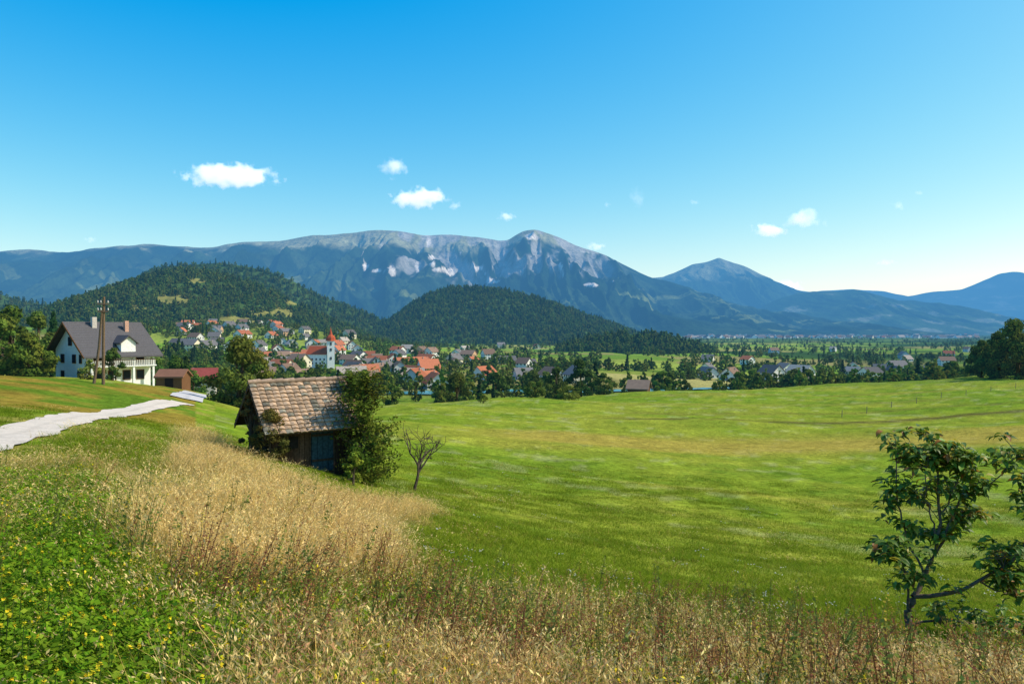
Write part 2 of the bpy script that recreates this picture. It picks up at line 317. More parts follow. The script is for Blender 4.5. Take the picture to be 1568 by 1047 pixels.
ridge('mountain_skyline', [(1080,470),(1175,427),(1215,443),(1240,447),(1300,443),(1355,446),(1385,454),(1430,447),(1470,444),(1500,432),(1530,419),(1555,416),(1600,424),(1700,410),(1900,400),(2300,440)], 26000, 7000, 4000, 500, 70, .9, .22, 2200, 71, col_for, rough=.004)
HS = {}
def col_hill(X, Y, Z, S, rd, rd2, hr):
    c = np.array([.05,.09,.018])+np.zeros(X.shape+(3,)); return c
HS['l'] = ridge('wooded_hill', [(90,500),(125,478),(160,460),(200,438),(250,419),(290,413),(330,419),(370,429),(400,440),(440,458),(480,478),(520,498),(570,516)], 1500, 480, 300, 260, 80, .95, .2, 260, 5, col_hill, M_hill, -30, .002)
HS['b'] = ridge('wooded_ridge', [(150,500),(200,440),(230,416),(255,408),(300,405),(335,403),(370,407),(410,415),(450,431),(480,449),(520,465),(560,478),(600,497),(640,516)], 2200, 500, 300, 260, 70, .95, .2, 300, 8, col_hill, M_hill, -40, .002)
HS['e'] = ridge('wooded_ridge', [(-700,430),(-300,432),(-60,440),(0,450),(30,460),(80,469),(130,472),(190,490),(240,512)], 1900, 500, 300, 260, 60, .95, .2, 300, 11, col_hill, M_hill, -30, .002)
HS['m'] = ridge('wooded_hill', [(570,520),(590,500),(605,486),(630,466),(660,449),(690,441),(730,440),(775,445),(820,456),(860,468),(900,484),(940,497),(975,512)], 2300, 520, 350, 260, 80, .9, .15, 300, 14, col_hill, M_hill, -40, .002)
HS['r'] = ridge('wooded_rise', [(830,545),(870,528),(910,517),(960,512),(1000,514),(1050,523),(1100,545)], 1250, 200, 200, 120, 40, .9, .1, 200, 17, col_hill, M_hill, -45, .002)
# ------------------------------------------------------------------ tree builder
def tree_mb(h, cw, trunk_r, nleaf, lsize, seed, base=.25, nclump=26, green=(.055,.11,.018), conifer=False, limbs=8):
    rs = np.random.RandomState(seed); mb = MB(); bark = np.array([.09,.07,.05])
    if conifer:
        tube(mb, [(0,0,-.5),(0,0,h*.5),(0,0,h)], [trunk_r, trunk_r*.6, .02], bark, 5)
        t = rs.rand(nleaf)**1.3; a = rs.rand(nleaf)*6.28; z = h*(.1+.9*t); lay = .75+.25*np.sin(z/h*45)
        rad = cw*(1-t)**.8*(.35+.65*rs.rand(nleaf))*lay+.1
        C = np.stack([rad*np.cos(a), rad*np.sin(a), z-rad*.25], 1); N = np.stack([np.cos(a), np.sin(a), .6+0*a], 1)+rs.normal(size=(nleaf,3))*.4
        sh = .6+.8*rs.rand(nleaf); leaves(mb, C, N, lsize*(.7+.6*rs.rand(nleaf)), np.array(green)*sh[:, None], rs=rs); return mb
    lean = rs.normal(size=2)*.04*h; top = np.array([lean[0], lean[1], h*.8])
    tp = [np.array([0,0,-.4]), np.array([lean[0]*.2, lean[1]*.2, h*.2]), np.array([lean[0]*.6+.02*h, lean[1]*.6, h*.5]), top]
    tube(mb, tp, [trunk_r*1.2, trunk_r*.9, trunk_r*.55, trunk_r*.12], bark, 7)
    cs = []
    for i in range(nclump):
        z = base+(1-base)*rs.rand()**.9; w = math.sin(min(1, max(0.0, (z-base)/(1-base)))**.75*math.pi*.93+.18); a = i*2.4+rs.rand(); q = cw*w*(.35+.65*rs.rand()**.6)
        cs.append((q*math.cos(a)+lean[0]*z, q*math.sin(a)+lean[1]*z, h*z*.95))
    cs = np.array(cs)
    for i in rs.choice(nclump, min(limbs, nclump), replace=False):
        s = tp[1]*(1-.5*rs.rand())+tp[2]*.5*rs.rand()+np.array([0,0,h*.08]); e = cs[i]; md = (s+e)/2+np.array([0,0,-.03*h])
        tube(mb, [s, md, e], [trunk_r*.45, trunk_r*.28, trunk_r*.06], bark, 5)
    q = rs.rand(nclump)+.5; per = rs.multinomial(nleaf, q/q.sum())
    for i, c in enumerate(cs):
        n = per[i]; cr = cw*(.22+.2*rs.rand()); d = rs.normal(size=(n,3)); d /= np.linalg.norm(d, axis=1, keepdims=True)+1e-9
        q = rs.rand(n)**.45; P = c+d*(q*cr)[:, None]*np.array([1,1,.75]); N = d+rs.normal(size=(n,3))*.45+np.array([0,0,.25])
        shade = (.75+.5*rs.rand())*(.8+.4*rs.rand(n)); col = np.array(green)*1.35*shade[:, None]; col[:, 0] *= 1+.5*rs.rand()
        leaves(mb, P, N, lsize*(.6+.8*rs.rand(n)), col, asp=.6, rs=rs)
    return mb
def protocoll(name, mbs, mats):
    c = bpy.data.collections.new(name)
    for i, m in enumerate(mbs):
        o = m.build('%s_part_%02d' % (name, i), mats, link=False); c.objects.link(o)
    return c
C_tree = protocoll('broadleaf', [tree_mb(12, 4.2, .28, 240, 1.05, 100+i, base=.05, nclump=16, green=g, limbs=4) for i, g in enumerate([(.06,.12,.016),(.072,.13,.02),(.048,.09,.018),(.09,.135,.02)])]
   + [tree_mb(15, 3.3, .22, 200, 1.0, 120, conifer=True, green=(.035,.07,.022))], [M_bark, M_leaf])
def scatter(name, P, coll, rot, scl, idx):
    me = bpy.data.meshes.new(name); me.vertices.add(len(P)); me.vertices.foreach_set('co', np.asarray(P, float).ravel()); me.update()
    a = me.attributes.new('rot', 'FLOAT_VECTOR', 'POINT'); a.data.foreach_set('vector', np.asarray(rot, float).ravel())
    a = me.attributes.new('scl', 'FLOAT_VECTOR', 'POINT'); a.data.foreach_set('vector', np.asarray(scl, float).ravel())
    a = me.attributes.new('idx', 'INT', 'POINT'); a.data.foreach_set('value', np.asarray(idx, np.int32))
    ob = bpy.data.objects.new(name, me); scene.collection.objects.link(ob)
    ng = bpy.data.node_groups.new(name+'_scatter', 'GeometryNodeTree'); ng.interface.new_socket('Geometry', in_out='INPUT', socket_type='NodeSocketGeometry'); ng.interface.new_socket('Geometry', in_out='OUTPUT', socket_type='NodeSocketGeometry')
    N = ng.nodes; L = ng.links; gi = N.new('NodeGroupInput'); go = N.new('NodeGroupOutput'); ip = N.new('GeometryNodeInstanceOnPoints')
    ci = N.new('GeometryNodeCollectionInfo'); ci.inputs[0].default_value = coll; ci.inputs['Separate Children'].default_value = True; ci.inputs['Reset Children'].default_value = True
    L.new(gi.outputs[0], ip.inputs['Points']); L.new(ci.outputs[0], ip.inputs['Instance']); ip.inputs['Pick Instance'].default_value = True
    def na(n, t):
        x = N.new('GeometryNodeInputNamedAttribute'); x.data_type = t; x.inputs['Name'].default_value = n; return x.outputs['Attribute']
    L.new(na('idx', 'INT'), ip.inputs['Instance Index'])
    er = N.new('FunctionNodeEulerToRotation'); L.new(na('rot', 'FLOAT_VECTOR'), er.inputs[0]); L.new(er.outputs[0], ip.inputs['Rotation'])
    L.new(na('scl', 'FLOAT_VECTOR'), ip.inputs['Scale']); L.new(ip.outputs[0], go.inputs[0])
    md = ob.modifiers.new('scatter', 'NODES'); md.node_group = ng; return ob
def sc_trees(name, x, y, z, smin, smax, con=.12, seed=1):
    rs = np.random.RandomState(seed); n = len(x); s = smin+(smax-smin)*rs.rand(n); w = s*(.85+.4*rs.rand(n))
    idx = np.where(rs.rand(n) < con, 4, rs.randint(0, 4, n)); rot = np.c_[rs.normal(size=(n,2))*.04, rs.rand(n)*6.28]
    scatter(name, np.c_[x, y, z], C_tree, rot, np.c_[w, w, s], idx)
# forest on hills
CLEAR = [(268,458,26,6),(420,478,38,6),(352,492,34,7),(300,430,14,3),(215,470,16,4),(450,462,12,4),(380,432,14,3)]
for key, n, sm, sx, con in (('l', 4600, .75, 1.25, .06), ('b', 4200, .8, 1.3, .15), ('e', 3600, .8, 1.3, .2), ('m', 6500, .8, 1.25, .2), ('r', 1300, .7, 1.2, .12)):
    Xg, Yg, Zg, S = HS[key]; rs = np.random.RandomState(len(key)+n+ord(key))
    a = rs.rand(n)*(Xg.shape[0]-1); b_ = rs.rand(n)*(Xg.shape[1]-1); i = a.astype(int); j = b_.astype(int); fa = a-i; fb = b_-j
    def bl(Q): return (Q[i,j]*(1-fa)+Q[i+1,j]*fa)*(1-fb)+(Q[i,j+1]*(1-fa)+Q[i+1,j+1]*fa)*fb
    x, y, z = bl(Xg), bl(Yg), bl(Zg); ok = z > H(x, y)-2
    if key == 'l':
        u = U0+F*x/y; v = V0-F*z/y; nz = (fbm(x/30, y/30, 3, 6)-.5)*3
        for (cu, cv_, wu, wv) in CLEAR: ok &= ((u-cu)/wu)**2+((v-cv_-4)/wv)**2+nz > 1
    sc_trees('distant_forest', x[ok], y[ok], z[ok]-1.5, sm, sx, con, n)
o = bpy.data.objects['wooded_hill']; me = o.data; co = np.empty(len(me.vertices)*3); me.vertices.foreach_get('co', co); co = co.reshape(-1, 3)
cc = np.empty(len(me.vertices)*4); me.color_attributes['Col'].data.foreach_get('color', cc); cc = cc.reshape(-1, 4); u = U0+F*co[:,0]/co[:,1]; v = V0-F*co[:,2]/co[:,1]
for (cu, cv_, wu, wv) in CLEAR: cc[((u-cu)/wu)**2+((v-cv_)/wv)**2 < 1.6, :3] = (.20,.19,.045)
me.color_attributes['Col'].data.foreach_set('color', cc.ravel())
# ------------------------------------------------------------------ village
def gable(mb, cx, cy, cz, rot, w, l, h, rh, wc, rc, ov=.7, win=True, trim=None, mats=(0, 0)):
    cs, sn = math.cos(rot), math.sin(rot); RM = np.array([[cs,sn,0],[-sn,cs,0],[0,0,1]]); o = np.array([cx, cy, cz])
    def T(p): return np.asarray(p, float)@RM+o
    x, y = w/2, l/2
    V = [(-x,-y,-2),(x,-y,-2),(x,-y,h),(0,-y,h+rh),(-x,-y,h),(-x,y,-2),(x,y,-2),(x,y,h),(0,y,h+rh),(-x,y,h)]
    mb.add(T(V), [[0,1,2,4],[6,5,9,7],[1,6,7,2],[5,0,4,9]], wc, mats[0]); mb.add(T(V), [[4,2,3],[7,9,8]], np.array(wc)*(1 if trim is None else 1), mats[0])
    e = ov; sl = rh/x; t = .22
    for sg in (-1, 1):
        a = [(0,-y-e,h+rh+.03),(sg*(x+e),-y-e,h-sl*e+.03),(sg*(x+e),y+e,h-sl*e+.03),(0,y+e,h+rh+.03)]
        V = a+[(p[0],p[1],p[2]+t) for p in a]; mb.add(T(V), BF, rc, mats[1])
    if win:
        g = (.03,.035,.045)
        for fl in range(max(1, int(h//2.7))):
            zz = 1.5+fl*2.7
            for k in range(max(2, int(l//3))):
                yy = -y+(k+.5)*l/max(2, int(l//3))
                for sg in (-1, 1): box(mb, T([(sg*(x+.02), yy, zz)])[0], (.1, 1.1, 1.3), g, rot, mats[0])
            for k in range(3):
                xx = -x+(k+.5)*w/3
                for sg in (-1, 1): box(mb, T([(xx, sg*(y+.02), zz)])[0], (1.1, .1, 1.3), g, rot, mats[0])
        box(mb, T([(w*.18, l*.2, h+rh*.85)])[0], (.6,.6,1.6), (.4,.3,.25), rot, mats[0])
HX = []
def place_houses(n, ur, vr, seed, sizes=(8.5, 12), dmin=13, red=.3, join=None, ymax=3000):
    rs = np.random.RandomState(seed); k = 0; tries = 0
    while k < n and tries < n*12:
        tries += 1; x, y = pixel_to_ground(rs.uniform(*ur), rs.uniform(*vr)); 
        if y > ymax or y < 340 or any((x-a)**2+(y-b)**2 < dmin**2 for a, b in HX) or (abs(x/y*F+U0-500) < 36 and y < 660): continue
        HX.append((x, y)); k += 1; w = rs.uniform(*sizes); q = rs.rand()
        rc = np.array((.38,.13,.065) if q < red else (.20,.13,.09) if q < red+.3 else (.15,.14,.135) if q < .85 else (.34,.29,.24))*(.7+.6*rs.rand())
        wc = [(.75,.73,.68),(.7,.62,.45),(.62,.6,.56),(.55,.35,.2)][rs.choice(4, p=[.62,.18,.14,.06])]
        mb = join if join is not None else MB()
        gable(mb, x, y, float(H(x, y)), rs.choice([.3, 1.85, -.5, 1.1])+rs.normal()*.15, w, w*rs.uniform(1.0, 1.5), rs.choice([3.2, 5.4]), w*rs.uniform(.32, .45), wc, rc)
        if join is None: mb.build('village_house', [M_vill])
CHX, CHY = -.252*560, 560
HX.append((CHX, CHY)); HX.append((CHX, CHY-14)); HX.append((CHX+6, CHY-26))
place_houses(72, (390, 670), (540, 598), 1, dmin=16, red=.30)
place_houses(42, (270, 560), (497, 538), 2, dmin=18, red=.2)
place_houses(9, (680, 900), (550, 595), 3, dmin=22, red=.15)
place_houses(14, (1040, 1440), (568, 584), 4, dmin=18, red=.12, ymax=800)
place_houses(8, (640, 860), (532, 560), 5, dmin=22)
town = MB(); place_houses(10, (1060, 1500), (537, 560), 6, join=town, dmin=24, red=.15)
place_houses(320, (1040, 1500), (511.2, 518), 8, join=town, dmin=14, sizes=(12, 34), ymax=8600, red=.1); town.build('distant_town', [M_vill])
# church
ch = bpy.data.objects.new('village_church', None); scene.collection.objects.link(ch); ch.location = (CHX, CHY, float(H(CHX, CHY))+2.5); ch.scale = (1.15,1.15,1.08)
wh = (.8,.79,.76); rd_ = (.42,.09,.035)
m = MB(); gable(m, -3.5, 0, 0, 1.25, 10, 15, 8, 5, wh, rd_, .5, True); m.build('nave', [M_vill], parent=ch)
m = MB(); box(m, (4.5, -5, 7.5), (4.6,4.6,19), wh, .3)
for dz in (5, 11, 15): box(m, (4.5+.68, -5-2.22, dz), (1.1,.3,1.9), (.05,.05,.05), .3)
m.build('tower', [M_vill], parent=ch)
m = MB(); V = []; prof = [(3.4,17.003),(3.0,17.8),(3.0,19),(2.3,20.4),(1.2,21.2),(.9,22.4),(.8,23),(.25,25),(.05,27)]
for r_, z_ in prof:
    for k in range(8): V.append((4.5+r_*math.cos(k*math.pi/4+.3), -5+r_*math.sin(k*math.pi/4+.3), z_))
m.add(V, [[i*8+k, i*8+(k+1) % 8, (i+1)*8+(k+1) % 8, (i+1)*8+k] for i in range(len(prof)-1) for k in range(8)], rd_); m.build('onion_spire', [M_vill], parent=ch)
m = MB(); x, y = -.423*240, 240; gable(m, x, y, float(H(x, y))+4, 1.9, 8, 10, 3.2, 3.2, (.5,.45,.4), (.25,.06,.05)); m.build('red_roof_house', [M_vill])
m = MB(); x, y = .172*232, 232; gable(m, x, y, float(H(x, y)), 1.2, 5.5, 6, 2.6, 2.2, (.12,.07,.04), (.26,.18,.13), .6, False); m.build('wooden_barn', [M_vill])
m = MB(); x, y = -.458*112, 112; gable(m, x, y, float(H(x, y))+.6, 1.57, 3.0, 3.8, 1.6, .9, (.16,.08,.04), (.22,.11,.07), .3, False)
box(m, (x, y-1.56, float(H(x,y))+1.2), (1.2,.08,1.6), (.03,.02,.015)); m.build('garden_shed', [M_vill])
# ------------------------------------------------------------------ village and valley trees
rs = np.random.RandomState(55)
def ok_h(x, y, d=7):
    hx = np.array(HX); keep = np.ones(len(x), bool)
    for i in range(0, len(x), 500):
        dd = (x[i:i+500, None]-hx[:, 0])**2+(y[i:i+500, None]-hx[:, 1])**2; keep[i:i+500] = dd.min(1) > d*d
    u = U0+F*x/y; return keep & ~((np.abs(u-501) < 34) & (y < CHY+14) & (y > CHY-120))
n = 16000; th = np.arctan((rs.uniform(-250, 1850, n)-U0)/F); r = np.exp(rs.uniform(math.log(235), math.log(6500), n)); x = r*np.sin(th); y = r*np.cos(th); u = U0+F*x/y
cl = fbm(x/70, y/70, 3, 4); thr = np.where((u > 640) & (r < 900), np.where(u > 1000, .54, .575), np.where(r < 900, .52, .48)); k = (cl > thr) & ok_h(x, y, 8); k &= ~((np.abs(y-318) < 16) & (u > 560) & (u < 900)); k &= ~((r < 300) & (u > 1000)) & (H(x,y) < 25)
k &= ~((r<310)&(u>560)&(rs.rand(n)<.75))
sc_trees('valley_trees', x[k], y[k], H(x[k], y[k]), .35, .9, .08, 9)
n = 1500; x, y = np.array([pixel_to_ground(rs.uniform(250, 900), rs.uniform(500, 600)) for _ in range(n)]).T; k = ok_h(x, y, 7.5) & (y > 280) & ~((np.abs(y-318) < 16) & (x > -90)); k &= (U0+F*x/y < 680) | (rs.rand(n) < .35)
sc_trees('village_trees', x[k], y[k], H(x[k], y[k]), .3, .75, .05, 10)
# ------------------------------------------------------------------ individual trees
def put_tree(name, u, y, h, cw, seed, nleaf=2600, ls=.28, z=None, **kw):
    x = (u-U0)/F*y; o = tree_mb(h, cw, .035*h, nleaf, ls, seed, **kw).build(name, [M_bark, M_leaf]); o.location = (x, y, float(H(x, y))-.05 if z is None else z); o.rotation_euler[2] = seed; return o
put_tree('leafy_tree', 364, 74, 7.2, 3.0, 1, 7000, .17, base=.05, nclump=42, green=(.07,.11,.02))
put_tree('leafy_tree', -15, 120, 11.5, 5.0, 2, 4500, .35, base=.02, green=(.07,.13,.02))
put_tree('leafy_tree', 22, 132, 12.5, 5.2, 3, 4500, .35, base=.02, green=(.06,.12,.018))
put_tree('leafy_tree', 60, 150, 14, 5.0, 4, 4500, .4, base=.02, green=(.05,.10,.018))
put_tree('leafy_tree', 100, 168, 13.5, 5.0, 47, 4500, .4, base=.02, green=(.05,.10,.018))
put_tree('leafy_tree', 45, 118, 7, 3.5, 46, 3500, .3, base=.0, green=(.08,.14,.02))
put_tree('conifer_tree', 82, 185, 17, 3.6, 44, 3000, .4, conifer=True, green=(.035,.075,.02))
put_tree('leafy_tree', -90, 110, 12, 5.0, 5, 3500, .35, base=.05)
put_tree('leafy_bush', 172, 115, 5.5, 1.6, 6, 2200, .18, base=.02, green=(.05,.10,.02))
put_tree('leafy_bush', 135, 112, 3, 1.5, 7, 1500, .16, base=.02, green=(.10,.15,.03))
put_tree('leafy_tree', 240, 165, 9, 3.6, 8, 2800, .3, base=.05)
put_tree('leafy_tree', 268, 175, 11, 4.2, 9, 3200, .3, base=.05, green=(.05,.10,.016))
put_tree('leafy_tree', 296, 170, 8, 3.2, 48, 2800, .3, base=.05, green=(.06,.11,.018))
put_tree('conifer_tree', 285, 190, 12, 3.0, 45, 2500, .35, conifer=True, green=(.04,.08,.02))
put_tree('leafy_tree', 700, 205, 9, 4.2, 10, 3500, .3, base=.02, green=(.06,.10,.016))
put_tree('leafy_tree', 676, 215, 6, 3.0, 11, 2200, .3, base=.02, green=(.09,.13,.02))
put_tree('leafy_tree', 852, 215, 9.5, 3.6, 12, 3500, .3, base=.03, green=(.035,.07,.012))
put_tree('leafy_tree', 890, 220, 12, 4.6, 13, 4500, .32, base=.02, green=(.03,.06,.012))
put_tree('leafy_tree', 925, 235, 8, 4.2, 14, 2600, .3, base=.02, green=(.05,.09,.016))
put_tree('leafy_tree', 600, 190, 5.5, 3, 15, 2200, .25, base=.05)
put_tree('orchard_tree', 820, 165, 4.4, 2.6, 16, 2200, .2, base=.15, green=(.07,.11,.02))
put_tree('orchard_tree', 872, 150, 3.2, 2.5, 17, 2000, .17, base=.15, green=(.08,.12,.02))
put_tree('orchard_tree', 740, 135, 1.6, 1.0, 18, 700, .12, base=.1, green=(.08,.13,.02))
for i, (u, y, h, w) in enumerate([(1530,225,14,6),(1505,238,12,4.5),(1560,215,17,6.5),(1600,230,19,8),(1555,250,19,7)]): put_tree('leafy_tree', u, y, h, w, 30+i, 6000, .42, base=.02, nclump=40, green=(.05,.09,.014))
xs = np.linspace(950, 1500, 34)+R.normal(size=34)*14; ys = 265+R.rand(34)*28; x = (xs-U0)/F*ys
sc_trees('hedge_trees', x, ys, H(x, ys), .22, .5, .0, 12)
# ------------------------------------------------------------------ white house
wh_ = bpy.data.objects.new('white_house', None); scene.collection.objects.link(wh_); hx, hy = -.553*128, 128; wh_.location = (hx, hy, -8.6); wh_.rotation_euler[2] = -math.radians(37); wh_.scale = (.92, .92, 1.0)
W_, L_, h_, rh_ = 12.5, 11.5, 5.6, 4.3; x, y = W_/2, L_/2; white = (.78,.77,.74); dk = (.10,.095,.10)
m = MB(); V = [(-x,-y,-2),(x,-y,-2),(x,-y,h_),(0,-y,h_+rh_),(-x,-y,h_),(-x,y,-2),(x,y,-2),(x,y,h_),(0,y,h_+rh_),(-x,y,h_)]
m.add(V, [[0,1,2,4],[6,5,9,7],[1,6,7,2],[5,0,4,9]], white); m.add(V, [[4,2,3],[7,9,8]], white)
for yy in np.linspace(-y+.3, y-.3, 4): box(m, (x+1.6, yy, 1.5-1), (.35,.35,7.4-.2), white)      # balcony piers
m.build('walls', [M_wall], parent=wh_)
m = MB(); sl = rh_/x
for sg, e in ((-1, 1.1), (1, 2.3)):
    a = [(0,-y-1.3,h_+rh_+.05),(sg*(x+e),-y-1.3,h_-sl*e*.9+.05),(sg*(x+e),y+1.3,h_-sl*e*.9+.05),(0,y+1.3,h_+rh_+.05)]
    m.add(a+[(p[0],p[1],p[2]+.25) for p in a], BF, dk)
for k in range(14):
    q = (k+.5)/14; box(m, ((x+2.3)*q, 0, h_+rh_+.32-(rh_+sl*2.07)*q), (.09, 2*y+2.6, .07), np.array(dk)*1.5)
gable(m, x-.4, 1.0, h_-.2, math.pi/2, 2.6, 3.6, 1.3, 1.0, white, dk, .4, False)
box(m, (1.2,-2.2,h_+rh_), (.8,.8,2.2), (.5,.45,.4)); box(m, (2.2,3.2,h_+rh_-.6), (.7,.7,2.2), (.5,.3,.22))
m.build('roof', [M_roof], parent=wh_)
m = MB(); wd = (.20,.10,.05)
box(m, (x+.95, 0, 2.75), (1.9, 2*y+.4, .2), (.7,.7,.68)); box(m, (x+1.85, 0, 3.8), (.06, 2*y+.4, .12), wd)
for k in range(36): box(m, (x+1.85, -y+.1+k*(2*y-.2)/35, 3.3), (.05,.14,.9), (.62,.6,.56))
m.build('balcony', [M_wood], parent=wh_)
m = MB(); gl = (.03,.035,.045); fr = (.22,.12,.07)
for zz in (1.2, 4.1):
    for yy in (-3.8,-1.3,1.3,3.8): box(m, (x+.03, yy, zz), (.12,1.5,1.7), fr); box(m, (x+.08, yy, zz), (.12,1.25,1.45), gl)
for xx, zz, w in ((-3.2,4,1.3),(1.6,4,1.3),(-3.2,1.2,1.2),(3.6,1.2,1.2),(0,6.9,1.3),(4.2,4,.9)):
    box(m, (xx, -y-.03, zz), (w+.2,.12,1.5), fr); box(m, (xx, -y-.08, zz), (w,.12,1.3), gl)
m.build('windows', [M_wood], parent=wh_)
m = MB(); box(m, (0,-y-1.28,h_+rh_-.02),(.3,.12,.3), wd)
for sg, e in ((-1,1.1),(1,2.3)):
    l_ = math.hypot(x+e, rh_+sl*e*.9); a_ = math.atan2(rh_+sl*e*.9, x+e)*sg; M = [[math.cos(a_),0,math.sin(a_)],[0,1,0],[-math.sin(a_),0,math.cos(a_)]]
    box(m, (sg*(x+e)/2, -y-1.345, h_+rh_-(rh_+sl*e*.9)/2+.06), (l_,.08,.36), wd, M=M)
m.build('barge_boards', [M_wood], parent=wh_)
# ------------------------------------------------------------------ utility pole
up = bpy.data.objects.new('utility_pole', None); scene.collection.objects.link(up); px, py = -.5535*60, 60; up.location = (px, py, float(H(px, py)))
m = MB(); tube(m, [(0,0,-.5),(.05,0,3.5),(.12,0,7.1)], [.13,.11,.09], (.16,.11,.07), 10); tube(m, [(-.55,-.5,-.5),(-.2,-.2,3),(.0,-.1,6.0)], [.12,.10,.08], (.14,.10,.065), 10); m.build('poles', [M_wood], parent=up)
m = MB()
for zz in (6.5, 5.9): box(m, (.1, -.12, zz), (.8,.08,.09), (.12,.09,.07), .5)
for zz in (6.6, 6.0):
    for sx in (-.36,.36,-.15): tube(m, [(.1+sx*.88,-.12+sx*.48,zz),(.1+sx*.88,-.12+sx*.48,zz+.1),(.1+sx*.88,-.12+sx*.48,zz+.2)], [.05,.06,.02], (.5,.48,.45), 8)
m.build('insulators', [M_wood], parent=up)
# ------------------------------------------------------------------ wooden hut
hut = bpy.data.objects.new('wooden_hut', None); scene.collection.objects.link(hut); hxx, hyy = -.288*28.0, 28.0
hut.location = (hxx, hyy, float(H(hxx, hyy))-.12); hut.rotation_euler[2] = math.radians(36); hut.scale = (1.04,1.04,1.02)
# local: x = ridge direction, y = depth; front slope faces -y
Lr, Wd = 2.8, 2.5; eh, rh2 = 1.95, 1.15
m = MB(); br = np.array((.075,.05,.035))
nb = 15
for i in range(nb):
    xx = -Lr/2+(i+.5)*Lr/nb; 
    for sy in (-1, 1): box(m, (xx, sy*Wd/2, .85), (Lr/nb-.012,.035,2.3), br*(.6+.8*R.rand()))
for i in range(13):
    yy = -Wd/2+(i+.5)*Wd/13; hh = eh+rh2*(1-abs(yy)/(Wd/2))
    for sx in (-1, 1): box(m, (sx*Lr/2, yy, (hh-.3)/2), (.035, Wd/13-.012, hh+.3), br*(.6+.8*R.rand()))
for sx in (-1, 1):
    for sy in (-1, 1): box(m, (sx*(Lr/2-.03), sy*(Wd/2+.045), .9), (.12,.05,2.4), br*.8)
m.build('plank_walls', [M_wood], parent=hut)
m = MB(); box(m, (.35,-Wd/2-.045,.82), (.8,.05,1.7), (.03,.055,.075)); 
for i in range(4): box(m, (.35-.3+i*.2,-Wd/2-.08,.82), (.17,.02,1.62), (.03,.065,.085))
box(m, (.35,-Wd/2-.1,1.3), (.78,.02,.08), (.05,.04,.03)); box(m, (.35,-Wd/2-.1,.4), (.78,.02,.08), (.05,.04,.03)); box(m, (-.75,-Wd/2-.04,1.1), (.45,.05,.4), (.02,.02,.02)); m.build('door', [M_wood], parent=hut)
m = MB(); ovx, ovy = .42, .52; ang = math.atan2(rh2, Wd/2); run = (Wd/2+ovy)/math.cos(ang); nr, nc = 13, 15
for sg in (-1, 1):
    ca, sa = math.cos(ang), math.sin(ang)
    V = []; 
    for zz in (-.05, 0):
        for (xx, q) in ((-Lr/2-ovx,0),(Lr/2+ovx,0),(Lr/2+ovx,1),(-Lr/2-ovx,1)): V.append((xx, sg*q*run*ca, eh+rh2+.05-q*run*sa+zz))
    m.add(V, BF, (.07,.05,.04))
    for i in range(nr):
        q0 = i/nr*run; q1 = (i+1.22)/nr*run
        for j in range(nc):
            x0 = -Lr/2-ovx+j*(Lr+2*ovx)/nc+R.normal()*.004; x1 = x0+(Lr+2*ovx)/nc-.012; dz = R.normal()*.008; q1j = min(q1+R.normal()*.012, run+.06)
            c_ = np.array((.42,.30,.21))*(.7+.5*R.rand()); c_ = c_*(1, .97, .9) if R.rand() < .8 else np.array((.22,.20,.15))*(.6+.8*R.rand())
            def P(xx, q, up_): return (xx, sg*(q*ca+up_*sa), eh+rh2+.06-q*sa+up_*ca)
            xm = (x0+x1)/2
            V = [P(x0,q0,.0),P(xm,q0,.02),P(x1,q0,.0),P(x0,q1j,.045+dz),P(xm,q1j,.085+dz),P(x1,q1j,.045+dz),P(x0,q1j,.0+dz),P(xm,q1j,.03+dz),P(x1,q1j,.0+dz)]
            m.add(V, [[0,3,4,1],[1,4,5,2],[3,6,7,4],[4,7,8,5]], c_)
for j in range(9):
    x0 = -Lr/2-ovx+j*(Lr+2*ovx)/9; tube(m, [(x0-.02,0,eh+rh2+.10),(x0+(Lr+2*ovx)/9,0,eh+rh2+.12)], [.08,.095], np.array((.34,.24,.17))*(.7+.5*R.rand()), 10)
m.build('tiled_roof', [M_roof], parent=hut)
m = MB()
for sx in (-1, 1):
    for sg in (-1, 1):
        V = []
        for dx in (0,.035):
            for (q, zz) in ((0,0),(run,0),(run,-.14),(0,-.14)): V.append((sx*(Lr/2+ovx-.03)+dx*sx, sg*q*math.cos(ang), eh+rh2+.04-q*math.sin(ang)+zz))
        m.add(V, BF, (.09,.06,.045))
m.build('fascia_boards', [M_wood], parent=hut)
